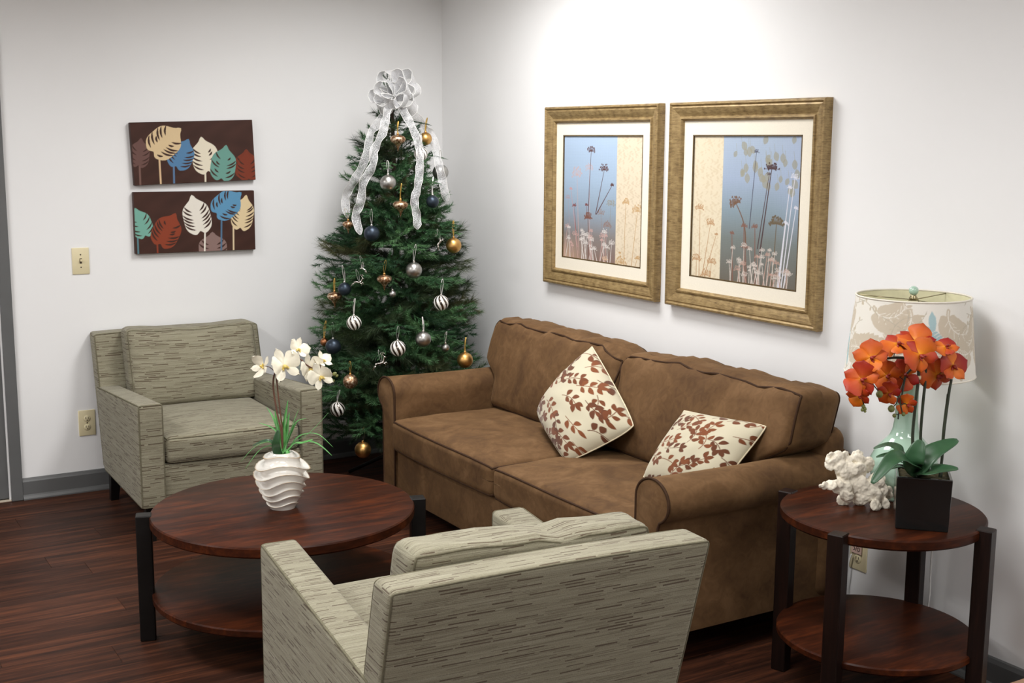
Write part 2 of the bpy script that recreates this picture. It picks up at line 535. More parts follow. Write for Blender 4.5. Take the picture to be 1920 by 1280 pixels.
def stripemat():
    m, nt, b = newmat('silver_white_swirl')
    tc = N(nt, 'ShaderNodeTexCoord'); sp = N(nt, 'ShaderNodeSeparateXYZ'); nt.links.new(tc.outputs['Object'], sp.inputs[0])
    at_ = N(nt, 'ShaderNodeMath', operation='ARCTAN2'); nt.links.new(sp.outputs[1], at_.inputs[0]); nt.links.new(sp.outputs[0], at_.inputs[1])
    zz = N(nt, 'ShaderNodeMath', operation='MULTIPLY'); zz.inputs[1].default_value = 13.0; nt.links.new(sp.outputs[2], zz.inputs[0])
    ad = N(nt, 'ShaderNodeMath', operation='ADD'); nt.links.new(at_.outputs[0], ad.inputs[0]); nt.links.new(zz.outputs[0], ad.inputs[1])
    mu = N(nt, 'ShaderNodeMath', operation='MULTIPLY'); mu.inputs[1].default_value = 9.0; nt.links.new(ad.outputs[0], mu.inputs[0])
    sn = N(nt, 'ShaderNodeMath', operation='SINE'); nt.links.new(mu.outputs[0], sn.inputs[0])
    gt = N(nt, 'ShaderNodeMath', operation='GREATER_THAN'); gt.inputs[1].default_value = -0.05; nt.links.new(sn.outputs[0], gt.inputs[0])
    mx = N(nt, 'ShaderNodeMix'); mx.data_type = 'RGBA'; nt.links.new(gt.outputs[0], mx.inputs[0])
    mx.inputs[6].default_value = s2l((120, 112, 104)) + (1,); mx.inputs[7].default_value = s2l((238, 235, 228)) + (1,)
    nt.links.new(mx.outputs[2], b.inputs['Base Color'])
    iv = N(nt, 'ShaderNodeMath', operation='SUBTRACT'); iv.inputs[0].default_value = 1.0; nt.links.new(gt.outputs[0], iv.inputs[1])
    nt.links.new(iv.outputs[0], b.inputs['Metallic'])
    rr = N(nt, 'ShaderNodeMapRange'); rr.inputs['To Min'].default_value = 0.2; rr.inputs['To Max'].default_value = 0.7
    nt.links.new(gt.outputs[0], rr.inputs['Value']); nt.links.new(rr.outputs[0], b.inputs['Roughness'])
    return m


M['o_stripe'] = stripemat()


def sheer(name='sheer_silver_ribbon', lo=.30, hi=.85):
    m, nt, b = newmat(name)
    tc = N(nt, 'ShaderNodeTexCoord'); nz = N(nt, 'ShaderNodeTexNoise', Scale=260.0, Detail=2.0)
    nt.links.new(tc.outputs['Object'], nz.inputs['Vector'])
    b.inputs['Base Color'].default_value = s2l((206, 206, 208)) + (1,); b.inputs['Roughness'].default_value = 0.5
    rp = ramp(nt, [(0.42, (lo, lo, lo)), (0.70, (hi, hi, hi))]); nt.links.new(nz.outputs['Fac'], rp.inputs['Fac'])
    nt.links.new(rp.outputs['Color'], b.inputs['Alpha'])
    b.inputs['Sheen Weight'].default_value = 0.4
    return m


M['sheer'] = sheer()
M['bowsheer'] = sheer('sheer_silver_bow', .62, .97)
M['ribbonedge'] = simple('ribbon_wire_edge', (236, 235, 232), 0.4)
M['goldribbon'] = simple('gold_ribbon', (196, 160, 84), 0.35, metal=0.6)
M['whiteribbon'] = simple('silver_ribbon', (214, 212, 208), 0.4, metal=0.2)


def needlemat(name, a, b_, c):
    m, nt, b = newmat(name)
    oi = N(nt, 'ShaderNodeObjectInfo'); tc = N(nt, 'ShaderNodeTexCoord')
    nz = N(nt, 'ShaderNodeTexNoise', Scale=40.0, Detail=2.0); nt.links.new(tc.outputs['Object'], nz.inputs['Vector'])
    ad = N(nt, 'ShaderNodeMath', operation='ADD'); nt.links.new(oi.outputs['Random'], ad.inputs[0]); nt.links.new(nz.outputs['Fac'], ad.inputs[1])
    hf = N(nt, 'ShaderNodeMath', operation='MULTIPLY'); hf.inputs[1].default_value = 0.5; nt.links.new(ad.outputs[0], hf.inputs[0])
    rp = ramp(nt, [(0.25, s2l(a)), (0.5, s2l(b_)), (0.75, s2l(c))]); nt.links.new(hf.outputs[0], rp.inputs['Fac'])
    nt.links.new(rp.outputs['Color'], b.inputs['Base Color']); b.inputs['Roughness'].default_value = 0.55
    return m


M['needle'] = needlemat('fir_needles', (34, 66, 42), (58, 98, 60), (88, 128, 82))
M['pine'] = needlemat('pine_needles', (40, 58, 36), (62, 80, 46), (88, 88, 56))


def orangepetal():
    m, nt, b = newmat('orange_petal')
    a = N(nt, 'ShaderNodeAttribute'); a.attribute_name = 'rad'
    rp = ramp(nt, [(0.0, s2l((232, 140, 20))), (0.25, s2l((216, 84, 10))), (0.7, s2l((202, 54, 6))), (1.0, s2l((172, 34, 6)))])
    nt.links.new(a.outputs['Fac'], rp.inputs['Fac'])
    oi = N(nt, 'ShaderNodeObjectInfo'); hv = N(nt, 'ShaderNodeHueSaturation'); mr = N(nt, 'ShaderNodeMapRange')
    mr.inputs['To Min'].default_value = 0.55; mr.inputs['To Max'].default_value = 1.12
    nt.links.new(oi.outputs['Random'], mr.inputs['Value']); nt.links.new(mr.outputs[0], hv.inputs['Value']); nt.links.new(rp.outputs['Color'], hv.inputs['Color'])
    mh = N(nt, 'ShaderNodeMapRange'); mh.inputs['To Min'].default_value = 0.492; mh.inputs['To Max'].default_value = 0.524
    nt.links.new(oi.outputs['Random'], mh.inputs['Value']); nt.links.new(mh.outputs[0], hv.inputs['Hue'])
    nt.links.new(hv.outputs['Color'], b.inputs['Base Color']); b.inputs['Roughness'].default_value = 0.55
    b.inputs['Subsurface Weight'].default_value = 0.0
    return m


M['petalorange'] = orangepetal()
M['liporange'] = simple('maroon_lip', (150, 40, 26), 0.5, vary=0.3, scale=90)

# ------------------------------------------------------------------ painter for flat prints (colours go into a mesh colour attribute)
class Paint:
    def __init__(s, w, h, aspect, bg):
        s.w, s.h = w, h; s.asp = aspect          # picture spans x 0..aspect, y 0..1 (y down)
        s.img = np.empty((h, w, 3)); s.img[:] = s2l(bg)
        s.X, s.Y = np.meshgrid(np.linspace(0, aspect, w), np.linspace(0, 1, h))
        s.px = 1.0 / h

    def _blend(s, sl, a, c, alpha):
        a = (np.clip(a, 0, 1) * alpha)[..., None]
        s.img[sl] = s.img[sl] * (1 - a) + np.array(s2l(c)) * a

    def _sl(s, x0, x1, y0, y1):
        i0 = max(0, int(x0 / s.asp * s.w) - 2); i1 = min(s.w, int(x1 / s.asp * s.w) + 3)
        j0 = max(0, int(y0 * s.h) - 2); j1 = min(s.h, int(y1 * s.h) + 3)
        if i1 <= i0 or j1 <= j0: return None
        return (slice(j0, j1), slice(i0, i1))

    def poly(s, P, c, alpha=1.0):
        P = np.array(P); sl = s._sl(P[:, 0].min(), P[:, 0].max(), P[:, 1].min(), P[:, 1].max())
        if sl is None: return
        X = s.X[sl]; Y = s.Y[sl]; cov = np.zeros_like(X)
        for (ox, oy) in ((-.25, -.25), (.25, -.25), (-.25, .25), (.25, .25)):
            xx = X + ox * s.px; yy = Y + oy * s.px; ins = np.zeros(X.shape, bool)
            for k in range(len(P)):
                x1, y1 = P[k - 1]; x2, y2 = P[k]
                if y1 == y2: continue
                cnd = ((y1 > yy) != (y2 > yy)) & (xx < (x2 - x1) * (yy - y1) / (y2 - y1) + x1)
                ins ^= cnd
            cov += ins * .25
        s._blend(sl, cov, c, alpha)

    def stroke(s, P, wid, c, alpha=1.0):
        P = np.array(P)
        ws = wid if hasattr(wid, '__len__') else [wid] * len(P)
        for k in range(len(P) - 1):
            a, b = P[k], P[k + 1]; w = max(ws[k], ws[k + 1])
            sl = s._sl(min(a[0], b[0]) - w, max(a[0], b[0]) + w, min(a[1], b[1]) - w, max(a[1], b[1]) + w)
            if sl is None: continue
            X = s.X[sl]; Y = s.Y[sl]; d = b - a; L = d @ d + 1e-12
            t = np.clip(((X - a[0]) * d[0] + (Y - a[1]) * d[1]) / L, 0, 1)
            dist = np.hypot(X - a[0] - t * d[0], Y - a[1] - t * d[1])
            ww = ws[k] + (ws[k + 1] - ws[k]) * t
            s._blend(sl, (ww * .5 - dist) / s.px + .5, c, alpha)

    def dot(s, x, y, r, c, alpha=1.0): s.stroke([(x, y), (x + 1e-4, y)], 2 * r, c, alpha)

    def lens(s, a, b, w, c, alpha=1.0, bend=0.0):
        a = np.array(a, float); b = np.array(b, float); d = b - a; n = np.array([-d[1], d[0]])
        t = np.linspace(0, 1, 9); mid = a + d * t[:, None] + n * (bend * np.sin(PI * t))[:, None]
        L = np.linalg.norm(d) + 1e-9; wv = (n / L) * (w * .5 * np.sin(PI * t) ** .8)[:, None]
        s.poly(np.vstack([mid + wv, (mid - wv)[::-1]]), c, alpha)


def print_attr(o, cols):
    at_ = o.data.attributes.new('print', 'FLOAT_COLOR', 'POINT')
    c4 = np.ones((len(cols), 4), np.float32); c4[:, :3] = cols
    at_.data.foreach_set('color', c4.ravel())


def grid_faces(nu, nv, flip=False):
    F = []
    for j in range(nv - 1):
        for i in range(nu - 1):
            a = j * nu + i
            q = (a, a + 1, a + nu + 1, a + nu)
            F.append(q[::-1] if flip else q)
    return F


M['print_paper'] = attr_mat('art_print', 0.35, bump=0.05)
M['print_canvas'] = attr_mat('painted_canvas', 0.6, bump=0.4, bscale=700)
M['print_cotton'] = attr_mat('printed_cotton', 0.9, sheen=0.2, bump=0.25, bscale=900)
M['print_shade'] = attr_mat('printed_linen_shade', 0.9, sheen=0.1, bump=0.1, bscale=900)
# ------------------------------------------------------------------ the room
XL, YB = -5.2, -8.2
WT = 0.12
DJ = -2.262            # right edge of the door casing


def struct(name, mb, mat, parent=None, smooth=False):
    o = mb.build(name, mat, parent, smooth)
    if parent is None: o['kind'] = 'structure'
    return o


fl = struct('floor', MB().box(XL, 0, YB, 0, -0.06, -0.004), M['floor'])
PW, PL = 0.152, 1.22
variants = []
for k in range(1):
    b = MB().box(0, PL - 0.0008, 0, PW - 0.0008, -0.006, 0.0, 0.0007, 1)
    plank0 = b.build('plank', M['floor'], fl, False)
first = True
for row in range(int(5.4 / PW) + 1):
    off = hsh(row, 3.3) * PL
    y0 = -(row + 1) * PW
    x = -off
    k = 0
    xs = -off
    while xs > -4.4:
        x1 = min(0.0, xs + PL) if k == 0 else xs + PL
        if k == 0:
            x0 = xs
        o = plank0 if first else plank0.copy()
        if not first: col.objects.link(o); o.parent = fl
        first = False
        if k == 0:
            o.scale = ((0 - xs) / PL if off > 0.05 else 0.05, 1, 1); o.location = (xs if off > .05 else -.06, y0, 0)
        else:
            o.scale = (1, 1, 1); o.location = (xs, y0, 0)
        xs -= PL; k += 1
struct('ceiling', MB().box(XL, 0, YB, 0, CEIL, CEIL + 0.05), M['ceiling'])
wl = MB()
wl.box(DJ - 0.06, 0.12, 0, WT, 0, CEIL).box(XL, DJ - 1.04, 0, WT, 0, CEIL).box(DJ - 1.04, DJ - 0.06, 0, WT, 2.12, CEIL)
struct('wall_left', wl, M['wall'])
struct('wall_right', MB().box(0, WT, YB, 0, 0, CEIL), M['wall'])
struct('wall_rear', MB().box(XL, 0, YB - WT, YB, 0, CEIL), M['wall'])
struct('wall_far', MB().box(XL - WT, XL, YB, 0, 0, CEIL), M['wall'])

# grey door in its casing on the left wall
d1 = bpy.data.objects.new('door_1', None); col.objects.link(d1); d1['kind'] = 'structure'; d1.location = (DJ - .5, 0, 0)


def chm(o):  # keep world coordinates for children of door_1
    o.location = (-(DJ - .5), 0, 0); return o


chm(MB().box(DJ - 0.052, DJ, -0.018, WT, 0, 2.18, 0.003).build('casing', M['grey'], d1, False))
chm(MB().box(DJ - 1.10, DJ - 1.048, -0.018, WT, 0, 2.18, 0.003).build('casing', M['grey'], d1, False))
chm(MB().box(DJ - 1.048, DJ - 0.052, -0.018, WT, 2.12, 2.18, 0.003).build('casing', M['grey'], d1, False))
chm(MB().box(DJ - 1.040, DJ - 0.060, 0.004, 0.048, 0.012, 2.115, 0.002).build('leaf', M['grey'], d1, False))
chm(MB().box(DJ - 1.048, DJ - 0.052, 0.05, 0.06, 0.0, 2.12).build('stop', M['grey'], d1, False))
chm(MB().box(DJ - 1.048, DJ - 0.052, -0.012, 0.05, 0.0, 0.007, 0.002).build('threshold', M['threshold'], d1, False))


def baseboard(name, p0, p1, nrm):
    """moulded baseboard with a shoe strip; profile (distance from wall, height)"""
    prof = [(0, 0), (0.026, 0), (0.026, 0.006), (0.020, 0.018), (0.0135, 0.024), (0.0135, 0.086), (0.010, 0.094), (0.008, 0.100), (0.003, 0.103), (0, 0.103)]
    V = []; F = []; n = len(prof)
    for p in (p0, p1):
        for (d, z) in prof: V.append((p[0] + nrm[0] * d, p[1] + nrm[1] * d, z))
    for k in range(n):
        k2 = (k + 1) % n; F.append((k, k2, n + k2, n + k))
    F.append(tuple(range(n))); F.append(tuple(range(2 * n - 1, n - 1, -1)))
    o = mk(name, V, F, M['grey'], None, False)
    bm = bmesh.new(); bm.from_mesh(o.data); bmesh.ops.recalc_face_normals(bm, faces=bm.faces); bm.to_mesh(o.data); bm.free()
    o['kind'] = 'structure'
    return o


baseboard('baseboard_left', (DJ, 0), (0, 0), (0, -1))
baseboard('baseboard_right', (0, 0), (0, YB), (-1, 0))

# ceiling troffers (the lamps themselves; their light is set at the top of the script)
CL_LABEL = ['white recessed ceiling light over the sofa by the christmas tree', 'white recessed ceiling light over the armchair with its back turned',
            'white recessed ceiling light by the grey door', 'white recessed ceiling light over the open floor far from the sofa',
            'white recessed ceiling light near the rear wall']
for (lx, ly, sx, sy, w), lab in zip(TROFFERS, CL_LABEL):
    t = thing('ceiling_light', lab, 'ceiling light', (lx, ly, CEIL), 0, 'recessed ceiling lights')
    f = MB()
    f.box(-sx / 2 - .03, -sx / 2, -sy / 2 - .03, sy / 2 + .03, -.012, .0).box(sx / 2, sx / 2 + .03, -sy / 2 - .03, sy / 2 + .03, -.012, .0)
    f.box(-sx / 2, sx / 2, -sy / 2 - .03, -sy / 2, -.012, .0).box(-sx / 2, sx / 2, sy / 2, sy / 2 + .03, -.012, .0)
    f.build('trim_frame', M['whitemetal'], t, False)
    MB().box(-sx / 2, sx / 2, -sy / 2, sy / 2, -.006, .0).build('diffuser', M['diffuser'], t, False)


# ------------------------------------------------------------------ wall plates
def plate(name, label, cat, loc, rz, kind):
    t = thing(name, label, cat, loc, rz)
    w, h = 0.079, 0.126
    MB().box(-w / 2, w / 2, -.006, .0, -h / 2, h / 2, 0.003, 2).build('cover_plate', M['ivoryplate'], t)
    for s in (-1, 1):
        if kind == 'switch':
            scr = MB(); V, F = lathe([(0.0001, .0012), (0.003, .001), (0.0034, 0)], 12)
            scr.add(V, F, Matrix.Translation((0, -.006, s * .03)) @ Matrix.Rotation(PI / 2, 4, 'X')); scr.build('screw', M['ivorydark'], t)
    if kind == 'switch':
        MB().box(-.0055, .0055, -.0068, -.0058, -.0125, .0125).build('toggle_slot', M['ivorydark'], t, False)  # shade inside the toggle opening is put into the colour
        MB().box(-.004, .004, -.019, -.004, -.002, .009, .0015).build('toggle', M['ivoryplate'], t)
    else:
        for s in (-1, 1):
            rec = MB(); V, F = lathe([(0.0001, .0022), (0.0155, .002), (0.0168, 0.0)], 24)
            rec.add(V, F, Matrix.Translation((0, -.006, s * .021)) @ Matrix.Rotation(PI / 2, 4, 'X'))
            r = rec.build('receptacle', M['ivoryplate'], t)
            sl = MB().box(-.0075, -.0048, -.0088, -.0075, s * .021 - .001, s * .021 + .009).box(.0045, .0068, -.0088, -.0075, s * .021 - .001, s * .021 + .008)
            sl.box(-.002, .002, -.0088, -.0075, s * .021 - .010, s * .021 - .005)
            sl.build('slot', M['ivorydark'], r, False)  # raised boxes; the openings' darkness is painted on as colour
        scr = MB(); V, F = lathe([(0.0001, .0012), (0.003, .001), (0.0034, 0)], 12)
        scr.add(V, F, Matrix.Translation((0, -.006, 0)) @ Matrix.Rotation(PI / 2, 4, 'X')); scr.build('screw', M['ivorydark'], t)
    return t


p = aty(151, 489, 0); plate('light_switch', 'ivory toggle light switch on the white wall by the grey door', 'light switch', (p.x, 0, p.z), 0, 'switch')
p = aty(163, 792, 0); plate('wall_outlet', 'ivory duplex wall outlet beside the grey green armchair', 'outlet', (p.x, 0, p.z), 0, 'outlet')
p = atx(1611, 1036, 0); ro = plate('wall_outlet', 'ivory wall outlet under the round end table behind its leg', 'outlet', (0, p.y, p.z), -PI / 2, 'outlet')
# pink price tag hanging over that outlet, with handwriting
pt = atx(1606, 1025, -0.012)
tg = thing('paper_tag', 'small pink paper tag with S/O written on it over the outlet', 'tag', (-0.012, pt.y, pt.z), -PI / 2)
MB().box(-.024, .024, -.001, .001, -.024, .024, .0005, 1).build('card', M['tag'], tg, False)
ink = MB()
for path in ([(-.004, .010), (-.010, .012), (-.014, .006), (-.008, .001), (-.006, -.005), (-.013, -.008)],
             [(.006, .013), (-.003, -.010)],
             [(.010, .004), (.005, -.002), (.009, -.009), (.016, -.006), (.015, .002), (.010, .004)]):
    ink.tube(spline([(x, -.0016, z - .004) for x, z in path], 5), .0012, 5)
ink.build('handwriting', M['ink'], tg)

# ------------------------------------------------------------------ canvases
def leafshape(P, cx, cy, rx, ry, ang, c, cuts, bg, alpha=1.0, ncut=5, seed=0):
    ph = np.linspace(0, 2 * PI, 61)[:-1]
    # ang: direction of the tip (radians, 0 = +x, y down)
    r = 1 + 0.20 * np.exp(-(np.minimum(ph, 2 * PI - ph) / .16) ** 2) - 0.32 * np.exp(-((ph - PI) / .28) ** 2) + .03 * np.cos(6 * ph)
    lx = r * np.cos(ph) * ry; ly = r * np.sin(ph) * rx
    ca, sa = math.cos(ang), math.sin(ang)
    T = lambda x, y: (cx + x * ca - y * sa, cy + x * sa + y * ca)
    P.poly([T(x, y) for x, y in zip(lx, ly)], c, alpha)
    for sd in (-1, 1):
        for k in range(ncut):
            t = -0.62 + 1.25 * (k + .5 * hsh(seed, k)) / ncut
            a0 = (t * ry - .10 * ry, sd * rx * .26); a1 = (t * ry + .30 * ry, sd * rx * (1.02 * math.sqrt(max(.08, 1 - (t + .25) ** 2))))
            if hsh(seed + 5, k + sd) < .22: a1 = ((a0[0] + a1[0]) / 2, (a0[1] + a1[1]) / 2)
            P.lens(T(*a0), T(*a1), rx * .13, bg, 1.0, .10 * sd)


BGC = (66, 40, 32)


def canvas_img(which):
    asp = 2.0
    P = Paint(300, 150, asp, BGC)
    n = np.sin(P.X * 9 + 2 * np.sin(P.Y * 7)) * np.sin(P.Y * 13 + P.X * 5)
    P.img *= (1 + .16 * n)[..., None]
    z = lambda x, y, o: ((x - o[0] - (y - o[1]) * o[2]) / o[3] * asp, (y - o[1] + (x - o[0]) * o[4]) / o[5])
    if which == 0:
        o = (65, 88, .075, 1030, .025, 535)
        U = lambda x, y: z(x, y, o); k = asp / 1030
        def L(cx, cy, rx, ry, a, c, s, n=5):
            u, v = U(cx, cy); leafshape(P, u, v, rx * k, ry * k, math.radians(a), c, None, BGC, 1, n, s)
        def S(x, y0, x1, y1, c, w=15): P.stroke([U(x, y0), U(x1, y1)], w * k, c)
        S(142, 440, 150, 640, (122, 92, 84)); L(140, 365, 84, 118, -80, (110, 80, 74), 1, 4)
        S(690, 480, 694, 610, (232, 222, 200)); L(692, 400, 118, 152, -98, (235, 226, 204), 2)
        L(1052, 480, 110, 125, -88, (122, 54, 34), 3, 4)
        S(424, 470, 428, 620, (92, 124, 160)); L(482, 378, 108, 132, -62, (88, 132, 172), 4)
        L(845, 470, 112, 150, -78, (110, 160, 148), 5)
        L(1062, 500, 95, 120, -92, (126, 56, 36), 6, 4)
        S(303, 380, 318, 630, (222, 190, 150)); L(338, 262, 132, 158, -38, (224, 198, 156), 7, 6)
    else:
        o = (88, 690, .03, 1036, .012, 515)
        U = lambda x, y: z(x, y, o); k = asp / 1036
        def L(cx, cy, rx, ry, a, c, s, n=5):
            u, v = U(cx, cy); leafshape(P, u, v, rx * k, ry * k, math.radians(a), c, None, BGC, 1, n, s)
        def S(x, y0, x1, y1, c, w=14): P.stroke([U(x, y0), U(x1, y1)], w * k, c)
        S(118, 1070, 122, 1225, (90, 130, 140)); L(150, 965, 92, 128, -108, (122, 178, 162), 1, 4)
        S(280, 1120, 284, 1225, (140, 62, 40)); L(355, 1030, 120, 152, -62, (142, 64, 40), 2, 6)
        L(758, 1180, 128, 122, -90, (142, 116, 110), 3, 4)
        S(690, 1000, 686, 1210, (236, 230, 218)); L(622, 908, 122, 165, -102, (238, 232, 220), 4, 6)
        S(940, 990, 942, 1200, (226, 204, 168)); L(1022, 895, 100, 152, -78, (230, 208, 166), 6, 6)
        S(835, 900, 832, 1190, (84, 120, 150)); L(872, 805, 118, 148, -38, (96, 152, 190), 5, 6)
    return P


def canvas(name, label, cx, cz, w, h, rot, which):
    t = thing(name, label, 'painting', (cx, 0, cz)); t.rotation_euler = (0, rot, 0)
    D = 0.032
    body = MB().box(-w / 2, w / 2, -D + .0006, -0.001, -h / 2, h / 2, .003, 2)
    body.build('stretched_canvas', simple('canvas_edge', (64, 40, 33), 0.7, vary=0.2), t)
    P = canvas_img(which)
    nu, nv = P.w, P.h
    V = [(-w / 2 + .0015 + (w - .003) * i / (nu - 1), -D, h / 2 - .0015 - (h - .003) * j / (nv - 1)) for j in range(nv) for i in range(nu)]
    o = mk('painted_face', V, grid_faces(nu, nv, True), M['print_canvas'], t)
    print_attr(o, P.img.reshape(-1, 3))


canvas('canvas_painting', 'dark brown canvas of tan blue cream and teal leaves, the crooked upper one', -1.386, 1.637, 0.605, 0.298, -0.036, 0)
canvas('canvas_painting', 'dark brown canvas of rust white blue and tan leaves, the lower one', -1.390, 1.297, 0.602, 0.298, 0.0, 1)


# ------------------------------------------------------------------ framed prints
def rail_profile():
    # (distance inward from the outer edge, height off the wall)
    return [(0, 0), (0, .030), (.004, .036), (.010, .037), (.013, .033), (.017, .0315), (.022, .034), (.034, .031), (.046, .025), (.054, .021),
            (.057, .021), (.060, .0255), (.066, .0265), (.070, .023), (.072, .017), (.075, .012), (.075, 0)]


def framed(name, label, yc, zc, w, h, img):
    """picture on the right wall, facing -x; local x runs to image right (-y)"""
    t = thing(name, label, 'picture', (0, yc, zc)); t.rotation_euler = (0, 0, -PI / 2)
    pr = rail_profile(); n = len(pr)
    cor = [(-w / 2, h / 2), (w / 2, h / 2), (w / 2, -h / 2), (-w / 2, -h / 2)]
    inw = [(1, -1), (-1, -1), (-1, 1), (1, 1)]
    for k in range(4):
        a, b = k, (k + 1) % 4
        V = []; F = []
        for q in (a, b):
            for (d, hh) in pr: V.append((cor[q][0] + inw[q][0] * d, -hh, cor[q][1] + inw[q][1] * d))
        for i in range(n - 1): F.append((i, i + 1, n + i + 1, n + i))
        F.append(tuple(range(n))); F.append(tuple(range(2 * n - 1, n - 1, -1)))
        o = mk('frame_rail', V, F, M['gold'], t)
        bm = bmesh.new(); bm.from_mesh(o.data); bmesh.ops.recalc_face_normals(bm, faces=bm.faces); bm.to_mesh(o.data); bm.free()
        sharpen(o, 40)
    iw, ih = w / 2 - .074, h / 2 - .074
    mw = .055
    m = MB()
    pw, phh = iw - mw, ih - mw
    m.box(-iw, iw, -.012, -.008, phh, ih).box(-iw, iw, -.012, -.008, -ih, -phh).box(-iw, -pw, -.012, -.008, -phh, phh).box(pw, iw, -.012, -.008, -phh, phh)
    m.build('mat_board', M['mat'], t, False)
    fil = MB()
    e = .005
    fil.box(-pw, pw, -.0125, -.006, phh - e, phh).box(-pw, pw, -.0125, -.006, -phh, -phh + e).box(-pw, -pw + e, -.0125, -.006, -phh, phh).box(pw - e, pw, -.0125, -.006, -phh, phh)
    fil.build('fillet', simple('dark_fillet', (92, 74, 44), 0.5, vary=0.3, scale=80), t, False)
    MB().box(-iw, iw, -.004, -.001, -ih, ih).build('backing', M['mat'], t, False)
    P = img(pw / phh)
    nu, nv = P.w, P.h
    V = [(-pw + 2 * pw * i / (nu - 1), -.0065, phh - 2 * phh * j / (nv - 1)) for j in range(nv) for i in range(nu)]
    o = mk('art_print', V, grid_faces(nu, nv, True), M['print_paper'], t)
    print_attr(o, P.img.reshape(-1, 3))
    return t


def umbel(P, x, y, r, c, base, alpha=1.0, n=13, up=0.0, wid=.006, bend=0.0, flat=.75):
    bx, by = base
    t = np.linspace(0, 1, 9)
    path = [(bx + (x - bx) * k + bend * math.sin(PI * k), by + (y + r * .35 - by) * k) for k in t]
    P.stroke(path, [wid * (1.3 - .6 * k) for k in t], c, alpha)
    cx, cy = path[-1]
    n = int(n * 1.25)
    for k in range(n):
        a = -PI / 2 + up + (k / (n - 1) - .5) * 3.5
        rr = r * (.55 + .65 * hsh(k, x * 9))
        ex, ey = cx + math.cos(a) * rr, cy + math.sin(a) * rr * flat
        P.stroke([(cx, cy), (ex, ey)], max(.0022, wid * .4), c, alpha)
        P.dot(ex, ey, r * .085 + .0008, c, alpha)
        P.dot(ex + r * .14 * (hsh(k, .3) - .5), ey + r * .2 * (hsh(.2, k + .7) - .5), r * .06 + .0008, c, alpha)


def damask(P, x0, x1, c1, c2):
    m = (P.X >= x0) & (P.X <= x1)
    s = np.sin(P.X * 46 + 3 * np.sin(P.Y * 33)) * np.sin(P.Y * 42 + 3 * np.sin(P.X * 41 + 1)) + .5 * np.sin(P.X * 111 + 4 * np.cos(P.Y * 87))
    a = np.clip((s - .25) * 3, 0, 1)[..., None]
    im = np.array(s2l(c1)) * (1 - a * .5) + np.array(s2l(c2)) * a * .5
    P.img[m] = im[m]


def vgrad(P, stops):
    ys = [s[0] for s in stops]
    for k in range(3):
        P.img[..., k] = np.interp(P.Y, ys, [s2l(s[1])[k] for s in stops])
    lin = 1 + .02 * np.sin(P.Y * 520) + .02 * np.sin(P.X * 400)
    P.img *= lin[..., None]


def art1(asp):
    P = Paint(int(360 * asp), 360, asp, (160, 185, 215))
    vgrad(P, [(0, (178, 200, 226)), (.35, (166, 188, 212)), (.6, (148, 166, 184)), (.8, (138, 132, 130)), (1, (140, 116, 106))])
    u = P.X / asp
    warm = np.clip((.35 - u) * 2, 0, 1) * np.clip((P.Y - .8) * 5, 0, 1)
    P.img = P.img * (1 - warm[..., None]) + np.array(s2l((224, 190, 160))) * warm[..., None]
    damask(P, .685 * asp, asp, (228, 214, 190), (206, 188, 160))
    A = asp
    U = lambda x, y: (x * A, y)
    pink = (206, 170, 164); dk = (92, 54, 48); br = (128, 88, 76); wt = (226, 220, 216); tan = (196, 160, 112)
    umbel(P, *U(.18, .30), .062, pink, U(.22, .95), .8, 15, flat=1.0); umbel(P, *U(.34, .25), .05, pink, U(.36, .95), .6, 13, flat=1.0)
    umbel(P, *U(.06, .50), .03, (176, 150, 158), U(.12, .95), .6); umbel(P, *U(.10, .43), .018, (206, 150, 150), U(.2, .9), .8)
    umbel(P, *U(.62, .52), .05, (150, 146, 130), U(.60, .9), .7, 15); umbel(P, *U(.50, .60), .045, (150, 128, 118), U(.52, .95), .7)
    for x, y, r, b in ((.36, .11, .048, (.33, .66)), (.53, .25, .058, (.43, .62)), (.63, .38, .022, (.44, .62))):
        umbel(P, *U(x, y), r, dk, U(*b), 1.0, 15, wid=.007)
    umbel(P, *U(.15, .56), .028, (136, 84, 84), U(.18, .8), 1); umbel(P, *U(.31, .55), .02, (128, 70, 66), U(.32, .66), 1)
    umbel(P, *U(.33, .64), .055, br, U(.36, 1.0), .95, 17, wid=.011); umbel(P, *U(.58, .69), .05, (146, 118, 108), U(.5, 1.0), .8, 15)
    for k in range(26):
        x = .06 + .58 * hsh(k, 1.1); y = .72 + .2 * hsh(k, 2.2)
        umbel(P, *U(x, y), .018 + .022 * hsh(k, 3.3), wt if k % 3 else pink, U(x + .12 * (hsh(k, 4.4) - .5), 1.02), .85, 9, wid=.007)
    umbel(P, *U(.56, .96), .035, (224, 190, 160), U(.55, 1.04), 1, 9)
    for x, y, r, b in ((.80, .50, .045, (.79, 1.0)), (.94, .55, .06, (.88, 1.0)), (.76, .96, .06, (.75, 1.05)), (.95, .92, .03, (.9, 1.05)), (.74, .90, .015, (.76, 1.0))):
        umbel(P, *U(x, y), r, tan, U(*b), 1.0, 15)
    return P


